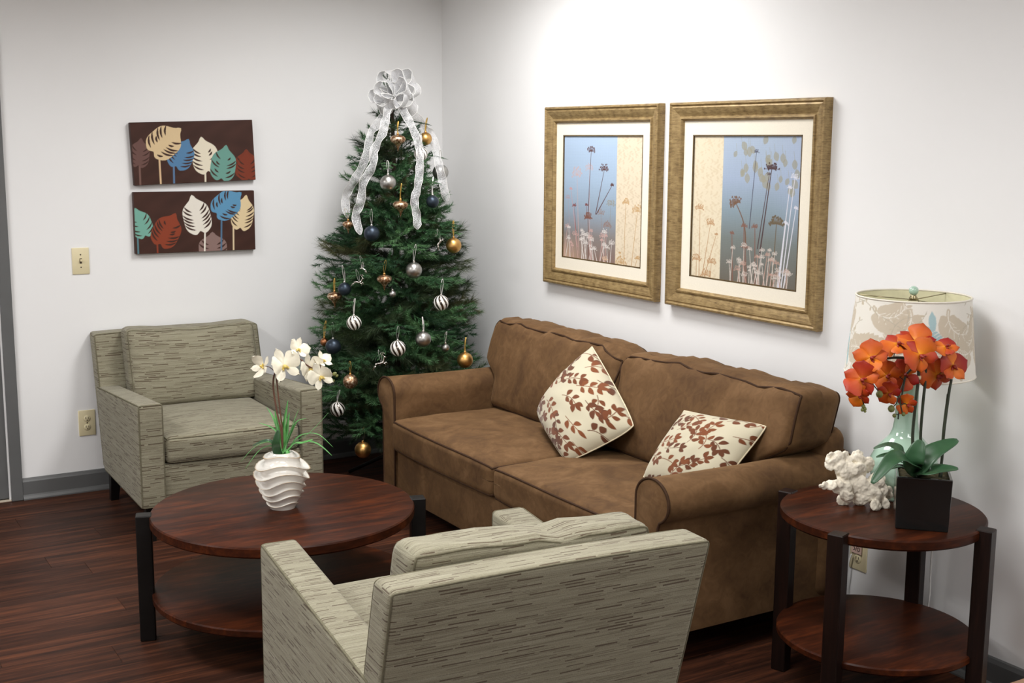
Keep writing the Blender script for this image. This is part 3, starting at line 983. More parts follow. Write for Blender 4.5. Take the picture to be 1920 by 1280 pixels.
def art2(asp):
    P = Paint(int(360 * asp), 360, asp, (160, 185, 215))
    vgrad(P, [(0, (176, 192, 212)), (.3, (164, 180, 204)), (.5, (140, 158, 170)), (.7, (122, 130, 128)), (1, (112, 106, 96))])
    u = P.X / asp
    lt = np.clip((u - .75) * 3, 0, 1) * np.clip((.75 - P.Y) * 3, 0, 1) * .5
    P.img = P.img * (1 - lt[..., None]) + np.array(s2l((176, 190, 222))) * lt[..., None]
    damask(P, 0, .295 * asp, (230, 218, 192), (214, 196, 164))
    A = asp; U = lambda x, y: (x * A, y)
    lf = (160, 158, 140)
    for k in range(34):
        x = .42 + .58 * hsh(k, 7.7); y = .38 * hsh(k, 8.8) * (.4 + .6 * x); x, y = U(x, y)
        a = PI / 2 + (hsh(k, 9.9) - .5) * 1.6; L = .05 + .025 * hsh(k, 1.9)
        P.lens((x, y), (x + math.cos(a) * L, y + math.sin(a) * L), L * .75, lf, .75)
        P.stroke([(x, y), (x - .01, y - .05)], .003, lf, .7)
    wt = (222, 222, 232)
    for x, y, r, b in ((.94, .26, .035, (.86, 1.0)), (.90, .33, .02, (.83, 1.0)), (.96, .46, .02, (.88, 1.0)), (.88, .56, .025, (.84, 1.0))):
        umbel(P, *U(x, y), r, wt, U(*b), .95, 9, wid=.008, up=.3)
    dk = (84, 64, 66); br = (120, 92, 74); ol = (112, 98, 78)
    umbel(P, *U(.60, .105), .022, (82, 80, 96), U(.56, .62), 1.0, 9, wid=.006)
    umbel(P, *U(.74, .20), .058, dk, U(.66, .8), 1.0, 17, wid=.010, flat=.6); umbel(P, *U(.72, .25), .02, dk, U(.64, .75), 1.0, 7, wid=.007)
    umbel(P, *U(.43, .44), .062, br, U(.53, .72), 1.0, 17, up=-.6, wid=.010, bend=.03)
    umbel(P, *U(.80, .55), .075, ol, U(.78, .98), 1.0, 19, wid=.009, flat=.6)
    for x, y, r in ((.51, .60, .03), (.61, .60, .03), (.40, .66, .02), (.53, .74, .04)):
        umbel(P, *U(x, y), r, (132, 96, 84), U(x + .02, 1.0), .9, 11, wid=.010)
    for k in range(34):
        x = .34 + .62 * hsh(k, 21.1); y = .70 + .24 * hsh(k, 22.2)
        umbel(P, *U(x, y), .014 + .02 * hsh(k, 23.3), (214, 204, 196) if k % 4 else (196, 160, 146), U(x + .10 * (hsh(k, 24.4) - .5), 1.03), .8, 8, wid=.007)
    tan = (188, 148, 108)
    for x, y, r, b in ((.08, .50, .04, (.09, 1.0)), (.19, .60, .045, (.12, 1.0)), (.25, .68, .015, (.14, 1.0)), (.06, .86, .045, (.06, 1.05)), (.21, .87, .045, (.2, 1.05)), (.16, .96, .05, (.16, 1.08))):
        umbel(P, *U(x, y), r, tan, U(*b), 1.0, 15)
    return P


framed('framed_print', 'gold framed wildflower print, cream strip on its right side', -1.5275, 1.446, 0.871, 0.824, art1)
framed('framed_print', 'gold framed wildflower print, cream strip on its left side', -2.4685, 1.446, 0.871, 0.824, art2)
# ------------------------------------------------------------------ armchairs
def armchair(label, loc, rz, cush_dx=0.0, dent=0.0, W=0.815, tilt=0.0):
    t = thing('armchair', label, 'armchair', loc, rz, 'matching slub fabric armchairs')
    ta, zb, za, zr, zt = .106, .157, .605, .541, .787
    Dt, tb, Dr, Wb = .972, .108, .787, W - .012
    k = (Dt - Dr) / (zt - zb)
    F_ = M['fabric']; PP = M['fabricpipe']

    def part(name, half, r, warp, n=10, parent=t, loops=((2, 1),), pr=.0030):
        V, F, f = puff(half, r, warp, n)
        o = mk(name, V, F, F_, parent, True, None, True)
        for (ax, s) in loops:
            MB().tube(edge_loop(f, ax, s), pr, 6, True).build('piping', PP, o)
        return o
    # arms
    for sd in (-1, 1):
        def warp(p, q, sd=sd):
            tz = (p[2] + 1) / 2; tv = (p[1] + .4) / .8
            top = za + (zr - za) * tv
            z = zb + tz * (top - zb)
            v = tv * (.735 + .27 * (z - zb))
            u = sd * (W / 2 - ta / 2) + p[0]
            return (u, v, z)
        # box in a normalised z (-1..1 maps to the sloped height)
        V, F, f = puff((ta / 2, .4, .224), .016, lambda p, q, w=warp: w(np.array([p[0], p[1], p[2] / .224]), q), 9)
        o = mk('arm', V, F, F_, t, True, None, True)
        MB().tube(edge_loop(f, 1, -1), .0035, 6, True).build('piping', PP, o)
        MB().tube(edge_loop(f, 0, sd), .0035, 6, True).build('piping', PP, o)
    # back slab, leaning
    def wback(p, q):
        z = zb + (zt - zb) * (p[2] / .315 + 1) / 2
        return (p[0], Dr - tb / 2 + p[1] + k * (z - zb), z + .006 * (1 - q[0] ** 2) * (q[2] > .9))
    part('back', (Wb / 2, tb / 2, .315), .018, wback, 10, t, ((1, 1), (1, -1)))
    # seat frame
    MB().box(-W / 2 + ta - .004, W / 2 - ta + .004, .014, .70, zb + .003, .337, .008, 2).build('seat_rail', F_, t, True, True)
    # seat cushion
    hw = W / 2 - ta - .003

    def wseat(p, q):
        cr = max(0, 1 - q[0] ** 2) * max(0, 1 - q[1] ** 2)
        return (p[0], .352 + p[1] - .008 * max(0, 1 - q[0] ** 2) * (q[1] < -.9), .396 + p[2] + (.020 * cr if q[2] > .9 else 0))
    part('seat_cushion', (hw, .352, .060), .030, wseat, 12, t, ((2, 1), (2, -1)))

    # back cushion
    def wbc(p, q):
        z = .452 + (.368 + tilt * q[0]) * (p[2] / .17 + 1) / 2
        fr = -0.045 * max(0, 1 - q[0] ** 2) * max(0, 1 - (q[2] * .9) ** 2) if q[1] < -.5 else 0
        z2 = z + (-dent * math.exp(-((q[0] + .22) / .07) ** 2) - (.012 if dent == 0 else .0) * (1 - q[0] ** 2)) * max(0, q[2]) ** 3
        return (p[0] + cush_dx, Dr - tb + k * (z - zb) - .070 + p[1] + fr, z2 + .0025 * math.sin(9 * q[0] + 3 * q[1]) * max(0, q[2]))
    part('back_cushion', (.312, .070, .17), .036, wbc, 14, t, ((1, -1), (1, 1)))
    # legs
    for (u, v, du, dv) in ((-.355, .065, -.006, -.008), (.355, .065, .006, -.008), (-.355, .735, -.006, .030), (.355, .735, .006, .030)):
        V = []
        for (z, h, ox, oy) in ((zb + .01, .026, 0, 0), (0, .018, du, dv)):
            for (a, b) in ((-1, -1), (1, -1), (1, 1), (-1, 1)): V.append((u + ox + a * h, v + oy + b * h, z))
        mk('leg', V, [(3, 2, 1, 0), (4, 5, 6, 7), (0, 1, 5, 4), (1, 2, 6, 5), (2, 3, 7, 6), (3, 0, 4, 7)], M['blackwood'], t, False)
    # dark base board under the body
    MB().box(-W / 2 + .03, W / 2 - .03, .03, .70, zb - .012, zb + .004).build('underframe', M['blackwood'], t, False)
    return t


armchair('grey green slub fabric armchair standing against the wall under the two canvases', (-1.5423, -.9855, 0), -.0209, .03)
armchair('grey green slub fabric armchair with its back turned, facing the coffee table', (-1.7154, -2.9546, 0), PI - .0714, 0.0, .016, .815, .010)


# ------------------------------------------------------------------ sofa
SX, SY = -.46, -2.08
sofa = thing('sofa', 'brown microsuede two seat sofa with rolled arms along the wall', 'sofa', (SX, SY, 0))


def loc_s(V): return [(v[0] - SX, v[1] - SY, v[2]) for v in V]


def spart(name, half, r, warp, n=14, loops=(), pr=.0045):
    V, F, f = puff(half, r, warp, n)
    o = mk(name, loc_s(V), F, M['suede'], sofa)
    for (ax, s) in loops:
        MB().tube(loc_s(edge_loop(f, ax, s, n=20)), pr, 6, True).build('piping', M['suedepipe'], o)
    return o


# rolled arms
for sd in (-1, 1):                     # sd=-1 : end table side (y more negative)
    yi = SY + sd * .895
    prof = [(0, .118), (0, .40), (0, .575)]
    for a in np.linspace(180, -62, 20)[1:]:
        prof.append((.086 + .086 * math.cos(math.radians(a)), .575 + .073 * math.sin(math.radians(a))))
    prof += [(.118, .49), (.117, .30), (.115, .118)]
    n = len(prof)
    xs = [-.872, -.868, -.862, -.70, -.5, -.3, -.12, -.05]
    V = []; F = []
    cy, cz = .07, .40
    for i, x in enumerate(xs):
        sc = (.93, .975, 1, 1, 1, 1, 1, 1)[i]
        sag = .006 * math.sin(PI * (x + .87) / .8)
        for (o_, z) in prof:
            oo = cy + (o_ - cy) * sc; zz = cz + (z - cz) * (1 - (1 - sc) * .35)
            V.append((x, yi + sd * oo, zz - sag * (z > .5)))
    for i in range(len(xs) - 1):
        for j in range(n):
            j2 = (j + 1) % n; F.append((i * n + j, i * n + j2, (i + 1) * n + j2, (i + 1) * n + j))
    F.append(tuple(range(n))[::-1]); F.append(tuple((len(xs) - 1) * n + j for j in range(n)))
    a = mk('arm', loc_s(V), F, M['suede'], sofa)
    bm = bmesh.new(); bm.from_mesh(a.data); bmesh.ops.recalc_face_normals(bm, faces=bm.faces); bm.to_mesh(a.data); bm.free()
    sharpen(a, 50)
    pp = [(-.871, yi + sd * (.07 + (o_ - .07) * .985), .40 + (z - .40) * .995) for (o_, z) in prof]
    MB().tube(loc_s(pp), .005, 6, True).build('piping', M['suedepipe'], a)
    if sd == -1:
        pass
# base, front rail and back frame
MB().add(loc_s(MB().box(-.862, -.06, SY - .897, SY + .897, .118, .335, .012, 2).V), MB().box(-.862, -.06, SY - .897, SY + .897, .118, .335, .012, 2).F).build('base', M['suede'], sofa)


def wbf(p, q):
    return (-.115 + p[0], SY + p[1], .425 + p[2])


spart('back_frame', (.065, 1.03, .308), .055, wbf, 14)
# feet
for (fx, fy) in ((-.82, SY - .97), (-.82, SY + .97), (-.10, SY - .97), (-.10, SY + .97)):
    MB().add(loc_s(MB().box(fx - .03, fx + .03, fy - .03, fy + .03, 0, .12, .004, 1).V), MB().box(0, 1, 0, 1, 0, 1, .1, 1).F).build('foot', M['blackwood'], sofa, False)
# seat cushions
for sd in (1, -1):
    yc = SY + sd * .447

    def wsc(p, q, yc=yc, sd=sd):
        cr = max(0, 1 - q[0] ** 2) ** .7 * max(0, 1 - q[1] ** 2) ** .7
        z = .401 + p[2]
        if q[2] > .5: z += .030 * cr + .006 * math.sin(7 * q[1] * 1.3 + 4 * q[0] + sd) * cr + .004 * math.sin(13 * q[0] + 5 * q[1]) * cr
        z -= .010 * max(0, -sd * q[1]) ** 4 * (q[2] > 0)
        x = -.59 + p[0] - .014 * max(0, 1 - q[1] ** 2) * (q[0] < -.5)
        return (x, yc + p[1], z)
    spart('seat_cushion', (.302, .4455, .069), .028, wsc, 20, ((2, 1), (2, -1)))
# back cushions, flaring over the arms at the top
for sd in (1, -1):
    yc = SY + sd * .505

    def wbc2(p, q, yc=yc, sd=sd):
        tz = (q[2] + 1) / 2
        z = .475 + .400 * (p[2] / .2 + 1) / 2
        s = min(1, max(0, (z - .60) / .10)); s = s * s * (3 - 2 * s)
        y = p[1]
        if sd * y > 0: y = y * ((.400 + .120 * s) / .50)
        lean = .27 * (z - .475)
        fr = -.045 * max(0, 1 - q[1] ** 2) ** .6 * max(0, 1 - (q[2] * .95) ** 2) if q[0] < -.5 else 0
        inner = max(0, -sd * q[1])
        z2 = z - .040 * inner ** 5 * max(0, q[2]) - .012 * (q[0] > 0) * max(0, q[2])
        if q[2] > .6: z2 += .006 * math.sin(11 * q[1] + 2 * sd) + .004 * math.sin(23 * q[1])
        fold = (.007 * math.sin(15 * q[1] + 4 * q[2] + sd) * (.3 + inner) * max(0, q[2] + .7) + .004 * math.sin(31 * q[1] - 3 * q[2]) * max(0, q[2])) if q[0] < -.5 else 0
        return (-.285 + p[0] + lean + fr + fold, yc + y, z2)
    spart('back_cushion', (.105, .50, .2), .045, wbc2, 24, ((0, -1), (0, 1)))


# ------------------------------------------------------------------ throw pillows
def sprigs(P, seed, n=25):
    rs = random.Random(seed)
    A = P.asp
    cols = [(112, 62, 34), (126, 70, 38), (98, 56, 34)]
    starts = []
    for k in range(n):
        x = A * ((k % 5) / 4.8 + .01 + .07 * rs.random()); y = (k // 5) / 4.6 + .05 + .14 * rs.random()
        a = rs.uniform(-1.5, .3); L = rs.uniform(.17, .24); cv = rs.uniform(-1.6, 1.6)
        pts = []; aa = a; px, py = x, y
        for s in range(9):
            pts.append((px, py)); px += math.cos(aa) * L / 8; py += math.sin(aa) * L / 8; aa += cv / 8
        c = cols[k % 3]
        P.stroke(pts, .008, c)
        for s in (2, 5, 8):
            for sd in (-1, 1):
                if rs.random() < .15: continue
                bx, by = pts[s]; t = math.atan2(pts[s][1] - pts[s - 1][1], pts[s][0] - pts[s - 1][0]) + sd * rs.uniform(.6, 1.1)
                l = rs.uniform(.080, .112)
                P.lens((bx + .008 * math.cos(t), by + .008 * math.sin(t)), (bx + math.cos(t) * l, by + math.sin(t) * l), l * .52, c, 1.0, .10 * sd)
        t = math.atan2(pts[-1][1] - pts[-2][1], pts[-1][0] - pts[-2][0])
        P.lens(pts[-1], (pts[-1][0] + math.cos(t) * .1, pts[-1][1] + math.sin(t) * .1), .05, c)


def pillow(label, corners, thick, seed, pin=.03):
    """corners in order: top-left, top-right, bottom-right, bottom-left seen from the front"""
    C = [Vector(c) for c in corners]
    cen = (C[0] + C[1] + C[2] + C[3]) / 4
    nrm = (C[1] - C[3]).cross(C[2] - C[0]).normalized()
    if nrm.dot(Vector(CAM) - cen) < 0: nrm = -nrm
    t = thing('throw_pillow', label, 'pillow', cen, 0, 'leaf print throw pillows')
    n = 200
    P = Paint(n, n, 1.0, (203, 195, 170)); sprigs(P, seed)
    C = [c - cen for c in C]
    u = np.linspace(0, 1, n)
    U, W = np.meshgrid(u, u)
    a, b = 2 * U - 1, 2 * W - 1
    # pinched outline: the sides draw in, the corners stay
    cr_ = 1 - .05 * (a * b) ** 4 * np.where(a + b > -1, 1, 0)
    a2 = a * (1 - pin * (1 - b ** 2)) * cr_; b2 = b * (1 - pin * (1 - a ** 2)) * cr_
    uu, ww = (a2 + 1) / 2, (b2 + 1) / 2
    base = sum(np.array(c)[None, None, :] * w_[..., None] for c, w_ in zip(C, ((1 - uu) * (1 - ww), uu * (1 - ww), uu * ww, (1 - uu) * ww)))
    dome = (np.clip(1 - a ** 2, 0, 1) * np.clip(1 - b ** 2, 0, 1)) ** .50
    wr = 1 + .035 * np.sin(9 * a + 4 * b) * np.sin(5 * b - 3 * a + seed)
    hgt = thick * .5 * dome * wr
    nn = np.array(nrm)
    for nm, s in (('front_panel', 1), ('back_panel', -1)):
        st = 1 if s == 1 else 4
        bb = base[::st, ::st]; hh = hgt[::st, ::st]; ii = P.img[::st, ::st]
        V = (bb + (1 if s > 0 else -.55) * nn * hh[..., None]).reshape(-1, 3)
        m = bb.shape[0]
        o = mk(nm, V, grid_faces(m, m, s == 1), M['print_cotton'], t)
        print_attr(o, ii.reshape(-1, 3))
    rim = [base[0, i] for i in range(0, n, 8)] + [base[i, -1] for i in range(0, n, 8)] + [base[-1, i] for i in range(n - 1, -1, -8)] + [base[i, 0] for i in range(n - 1, -1, -8)]
    MB().tube(rim, .003, 6, True).build('seam_cord', simple('cream_cord', (222, 210, 180), .9), t)
    return t


PIL1 = [atx(1110, 650, -.310), atx(1193, 800, -.41), atx(1062, 868, -.60), atx(1004, 772, -.47)]
PIL2 = [atx(1283, 770, -.385), atx(1443, 797, -.335), (-.54, -2.962, .506), atx(1202, 896, -.553)]
pillow('cream leaf print throw pillow standing on its corner against the seam of the back cushions',
       PIL1, .20, 3, -.02)
pillow('cream leaf print throw pillow slumped against the rolled arm by the end table',
       PIL2, .15, 8)


# ------------------------------------------------------------------ round tables
def round_table(name, label, loc, R, H, shelf_z, th, leg_w, leg_r, ang0, shelf_R, leg_over):
    t = thing(name, label, 'table', loc)
    def disc(nm, r, z1, thk):
        prof = [(0.001, z1 - thk), (r - .006, z1 - thk), (r, z1 - thk + .006), (r, z1 - .005), (r - .004, z1 - .0005), (r - .006, z1), (0.001, z1)]
        o = MB().lathe(prof, 96).build(nm, M['cherry'], t); sharpen(o, 30); return o
    disc('table_top', R, H, th)
    disc('lower_shelf', shelf_R, shelf_z, th * .8)
    for k in range(4):
        a = ang0 + k * PI / 2
        M4 = Matrix.Rotation(a, 4, 'Z') @ Matrix.Translation((leg_r, 0, 0))
        b = MB().box(-leg_w * .5, leg_w * .5, -leg_w * .5, leg_w * .5, 0, H + leg_over, .003, 1, M4)
        b.build('leg', M['blackwood'] if name == 'coffee_table' else M['espresso'], t, False)
    return t


round_table('coffee_table', 'round cherry wood coffee table with lower shelf and black post legs', (-1.745, -2.112, 0), .452, .440, .170, .036, .052, .470, math.radians(163), .452, .003)
round_table('end_table', 'round cherry wood end table with lower shelf beside the sofa', (-.372, -3.552, 0), .303, .600, .218, .032, .048, .312, math.radians(110), .300, .003)
# ------------------------------------------------------------------ flowers and leaves
def petal_mesh(L, W, curl, cup, n=7, m=13, tipw=.9, notch=0.0):
    """petal along +Y from the origin, face +Z"""
    V = []; R_ = []
    for j in range(m):
        t = j / (m - 1)
        w = W * .5 * ((t / .55) ** .65 if t < .55 else math.sqrt(max(0, 1 - ((t - .55) / .452) ** 2)))
        w = max(w, W * .05)
        for i in range(n):
            s = -1 + 2 * i / (n - 1)
            y = L * t * (1 - .10 * s * s * t)
            z = curl * L * t * t - cup * W * (s * s) * math.sin(PI * t) + .012 * L * math.sin(9 * t + 4 * s)
            V.append((s * w, y, z)); R_.append(t)
    return V, grid_faces(n, m), R_


def add_rad(o, R_):
    a = o.data.attributes.new('rad', 'FLOAT', 'POINT'); a.data.foreach_set('value', np.array(R_, np.float32))


def orient(fwd, roll=0.0):
    """rotation taking +Z to fwd"""
    f = Vector(fwd).normalized()
    q = Vector((0, 0, 1)).rotation_difference(f)
    return q.to_matrix().to_4x4() @ Matrix.Rotation(roll, 4, 'Z')


PETALS = {}


def flower(parent, org, pos, face, r, roll, colr, squash=1.0):
    """moth orchid: two broad petals, three sepals, a lip"""
    key = colr
    if key not in PETALS:
        if colr == 'orange': big = petal_mesh(1.0, 1.18, -.10, .16, tipw=.93); sep = petal_mesh(1.0, .74, -.12, .14, tipw=.95)
        else: big = petal_mesh(1.0, .98, .22, .10, tipw=.93); sep = petal_mesh(1.05, .52, .16, .12, tipw=.96)
        PETALS[key] = (big, sep)
    big, sep = PETALS[key]
    mat = M['petalorange'] if colr == 'orange' else M['petalwhite']
    lip = M['liporange'] if colr == 'orange' else M['lipyellow']
    f = bpy.data.objects.new('flower', None); col.objects.link(f); f.parent = parent; f.empty_display_size = .01
    f.matrix_local = Matrix.Translation(Vector(pos) - Vector(org)) @ orient(face, roll)
    for (ang, src, sc, tilt) in ((72, big, 1.0, .18), (-72, big, 1.0, .18), (0, sep, .95, -.05), (142, sep, .92, .0), (-142, sep, .92, .0)):
        V = [(x * r, y * r, z * r) for x, y, z in src[0]]
        o = mk('petal', V, src[1], mat, f); add_rad(o, src[2])
        o.matrix_local = Matrix.Rotation(math.radians(ang + 6 * (hsh(ang, pos[0]) - .5)), 4, 'Z') @ Matrix.Rotation(tilt + .75 * (hsh(ang + 1, pos[1] * 31.7) - .4), 4, 'X') @ Matrix.Diagonal((sc, sc, sc, 1))
        if src is big: o.location.z += .02 * r
    l = MB()
    l.lathe([(.001, .0), (.07 * r, .05 * r), (.11 * r, .18 * r), (.08 * r, .30 * r), (.001, .36 * r)], 10, Matrix.Rotation(.5, 4, 'X'))
    for s in (-1, 1):
        l.lathe([(.001, 0), (.07 * r, .07 * r), (.05 * r, .2 * r), (.001, .27 * r)], 8, Matrix.Translation((s * .06 * r, -.05 * r, .03 * r)) @ Matrix.Rotation(s * .7, 4, 'Y') @ Matrix.Rotation(.9, 4, 'X'))
    l.build('lip', lip, f)
    return f


def blade(path, w, thick_fold=.15, n=14):
    """long narrow leaf along a spline"""
    P = spline(path, 6); m = len(P); V = []
    for i in range(m):
        t = i / (m - 1)
        d = (P[min(i + 1, m - 1)] - P[max(i - 1, 0)]).normalized()
        s = d.cross(Vector((0, 0, 1)))
        if s.length < .1: s = Vector((1, 0, 0))
        s.normalize(); up = s.cross(d)
        ww = w * .5 * (math.sin(PI * min(1, .18 + .82 * t)) ** .8) if t < 1 else .0003
        V += [P[i] - s * ww + up * ww * thick_fold, P[i], P[i] + s * ww + up * ww * thick_fold]
    return V, grid_faces(3, m)


def broad_leaf(path, w, face=None, cup=.18, n=7):
    P = spline(path, 7); m = len(P); V = []
    for i in range(m):
        t = i / (m - 1)
        d = (P[min(i + 1, m - 1)] - P[max(i - 1, 0)]).normalized()
        fv = Vector(face) if face is not None else Vector((0, 0, 1))
        s = d.cross(fv)
        if s.length < .05: s = d.orthogonal()
        s.normalize(); up = s.cross(d)
        ww = w * .5 * max(.05, (math.sin(PI * (.10 + .88 * t)) ** .65))
        for k in range(n):
            a = -1 + 2 * k / (n - 1)
            V.append(P[i] + s * (ww * a) + up * (cup * ww * (abs(a) ** 1.5)) )
    return V, grid_faces(n, m)


def leafobj(name, VF, mat, parent, thick=.0012):
    o = mk(name, VF[0], VF[1], mat, parent)
    md = o.modifiers.new('thickness', 'SOLIDIFY'); md.thickness = thick; md.offset = 0
    return o


def rel(p, org): return Vector(p) - Vector(org)


# ------------------------------------------------------------------ white orchid in a rippled vase
VO = Vector((-1.753, -2.120, .440))
VD = 4.277
wo = thing('orchid_arrangement', 'white orchid and green grass blades in a rippled white vase', 'plant', VO)
# vase with wavy flanges
nt_v, nz_v = 96, 190
V = []; RID = []
for j in range(nz_v):
    t = j / (nz_v - 1)
    env = np.interp(t, [0, .08, .25, .5, .68, .82, .93, 1.0], [.046, .053, .070, .084, .084, .070, .052, .040])
    amp = np.interp(t, [0, .1, .35, .6, .75, 1.0], [.005, .006, .010, .019, .017, .004])
    for i in range(nt_v):
        a = 2 * PI * i / nt_v
        wave = .36 * math.sin(a * 2 + 1.0 + 1.6 * t) + .20 * math.sin(a * 3 + 2.2 + 2 * t) + .10 * math.sin(a + 4 * t)
        den = np.interp(t, [0, 1], [0, 1])
        ph = 8.2 * (1 - (1 - t) ** 1.0) - 1.9 * max(0, t - .35) + wave * (.35 + .9 * math.sin(PI * min(1, t * 1.1)))
        fr = ph - math.floor(ph)
        rid = (1 - abs(2 * fr - 1)) ** 3.2; RID.append(rid * (t > .02))
        r = env - amp * .5 + amp * 1.35 * rid
        V.append((r * math.cos(a), r * math.sin(a), .197 * t + .006 * rid * (t < .97)))
F = []
for j in range(nz_v - 1):
    for i in range(nt_v):
        i2 = (i + 1) % nt_v; F.append((j * nt_v + i, j * nt_v + i2, (j + 1) * nt_v + i2, (j + 1) * nt_v + i))
F.append(tuple(range(nt_v))[::-1])
# inner lip going down into the vase
b0 = len(V)
for (r, z) in ((.036, .198), (.033, .175), (.001, .172)):
    for i in range(nt_v): a = 2 * PI * i / nt_v; V.append((r * math.cos(a), r * math.sin(a), z))
for j in range(3):
    A0 = (nz_v - 1) * nt_v if j == 0 else b0 + (j - 1) * nt_v; B0 = b0 + j * nt_v
    for i in range(nt_v):
        i2 = (i + 1) % nt_v; F.append((A0 + i, A0 + i2, B0 + i2, B0 + i))


def vasemat():
    m, nt, b = newmat('rippled_white_glaze')
    g = N(nt, 'ShaderNodeAttribute'); g.attribute_name = 'rad'; rp = ramp(nt, [(0.70, s2l((232, 228, 220))), (0.95, s2l((200, 168, 124)))])
    nt.links.new(g.outputs['Fac'], rp.inputs['Fac']); nt.links.new(rp.outputs['Color'], b.inputs['Base Color'])
    b.inputs['Roughness'].default_value = 0.14; b.inputs['Coat Weight'].default_value = 0.6; b.inputs['Coat Roughness'].default_value = .08
    return m


add_rad(mk('vase', V, F, vasemat(), wo), RID + [0.0] * (len(V) - len(RID)))


def zo(x, y, d=0.0):   # pixel of the 3.765x close-up of the arrangement -> local point
    return rel(at(440 + x / 3.765, 620 + y / 3.765, VD + d), VO)


WST = []; WEND = []
for pth, r in (([(345, 850), (330, 720), (300, 580), (278, 450), (272, 370), (282, 305), (320, 240), (375, 205), (410, 180)], .0032),
               ([(350, 850), (338, 720), (318, 540), (302, 400), (296, 310), (310, 250), (350, 215), (425, 190), (470, 205), (500, 235), (545, 262), (600, 280), (660, 300), (700, 305)], .0026)):
    pl_ = [zo(x, y, .012 * math.sin(x * .01)) for x, y in pth]; pl_[0] = Vector((.004, 0, .17))
    sp_ = spline(pl_, 5); WST.extend(sp_)
    MB().tube(sp_, r, 8).build('stem', M['stembrown'], wo)
mb = MB().tube(spline([zo(640, 296), (zo(668, 325)), zo(690, 352)], 4), .0016, 6); mb.build('stem', M['stembrown'], wo)
toC = (Vector(CAM) - VO).normalized()
SR = Vector((.856, -.517, .0)); UPV = Vector((0, 0, 1))      # image right / up in the room
for (x, y, r, fr, fu, roll, d) in ((348, 245, .052, .10, .10, .1, -.015), (198, 255, .040, -1.3, .1, .5, .0), (448, 130, .036, .9, .5, -.2, .01),
                                   (530, 258, .042, .9, -.1, .6, .0), (604, 320, .042, .15, -.15, .2, -.01), (622, 210, .030, .6, .9, .3, .02)):
    pos = Vector(at(440 + x / 3.765, 620 + y / 3.765, VD + d))
    WEND.append(rel(pos, VO))
    flower(wo, VO, pos, toC + SR * fr + UPV * fu, r * 1.28, roll, 'white')
for (x, y, r) in ((705, 305, .0075), (694, 355, .006), (722, 318, .005)):
    V_, F_2 = lathe([(.0005, -1.1 * r), (.7 * r, -.7 * r), (r, 0), (.7 * r, .8 * r), (.0005, 1.3 * r)], 12)
    o = mk('bud', V_, F_2, M['bud'], wo, True, zo(x, y)); o.rotation_euler = (.5, .8, 0)
BL = [([(352, 850), (345, 720), (360, 600), (377, 490)], .012, 0), ([(365, 850), (385, 740), (420, 640), (452, 552)], .014, -.01), ([(358, 850), (365, 740), (375, 650), (386, 575)], .009, .02),
      ([(360, 850), (400, 720), (440, 640), (505, 618)], .008, .03), ([(365, 850), (440, 780), (540, 710), (662, 578)], .007, .0), ([(370, 850), (450, 750), (580, 728), (695, 822)], .008, .02),
      ([(370, 855), (470, 790), (580, 795), (688, 882)], .010, -.03), ([(340, 855), (260, 790), (150, 815), (42, 925)], .010, .0), ([(345, 860), (280, 815), (180, 840), (74, 975)], .009, -.02),
      ([(345, 850), (310, 740), (255, 680), (168, 650)], .010, .02), ([(342, 850), (310, 720), (270, 610), (225, 538)], .007, .04), ([(348, 850), (320, 740), (298, 650), (284, 560)], .009, .015),
      ([(358, 852), (368, 845), (378, 900), (392, 978)], .010, -.055), ([(362, 850), (420, 780), (470, 735), (540, 720)], .008, .03), ([(350, 850), (352, 760), (340, 680), (318, 600)], .010, .01)]
for k, (pts, w, d) in enumerate(BL):
    n_ = len(pts)
    pp = [zo(x, y, d * i / (n_ - 1)) for i, (x, y) in enumerate(pts)]
    pp[0] = Vector((0.012 * math.cos(k * 2.4), .012 * math.sin(k * 2.4), .178))
    leafobj('grass_blade', blade(pp, w * 1.45), M['grassgreen'], wo, .0006)
for pts, w, d, fc, mt in (([(350, 858), (300, 850), (292, 790), (308, 700)], .030, -.05, toC, 'leafdark'), ([(345, 850), (420, 800), (480, 790), (550, 768)], .015, -.05, toC * .4 + UPV, 'grassgreen'),
                          ([(340, 850), (265, 785), (200, 780), (125, 812)], .016, -.02, UPV + toC * .3, 'leaf')):
    n_ = len(pts)
    pp = [zo(x, y, d * min(1, i / 2)) for i, (x, y) in enumerate(pts)]; pp[0] = Vector((0, 0, .178))
    leafobj('broad_leaf', broad_leaf(pp, w, fc), M[mt], wo, .001)

# ------------------------------------------------------------------ orange orchid in a black cube pot
PO = Vector((-.382, -3.706, .600)); PRZ = math.radians(-46)
oo = thing('potted_orchid', 'orange red orchid in a square black glazed pot on the end table', 'plant', PO)
pot = MB()
hw0, hw1, ph = .073, .077, .156
Rz = Matrix.Rotation(PRZ, 4, 'Z')
bm = bmesh.new()
def ring(h, z): return [Vector((a * h, b * h, z)) for a, b in ((-1, -1), (1, -1), (1, 1), (-1, 1))]
rings = [ring(hw0, 0), ring(hw1, ph), ring(hw1 - .008, ph), ring(hw1 - .010, ph - .02)]
V = [v for r in rings for v in r]
F = [(3, 2, 1, 0), (12, 13, 14, 15)]
for j in range(3):
    for i in range(4): i2 = (i + 1) % 4; F.append((j * 4 + i, j * 4 + i2, j * 4 + 4 + i2, j * 4 + 4 + i))
po = mk('pot', [Rz @ v for v in V], F, M['blackpot'], oo, False)
bv = po.modifiers.new('soft_edges', 'BEVEL'); bv.width = .003; bv.segments = 2; bv.limit_method = 'ANGLE'
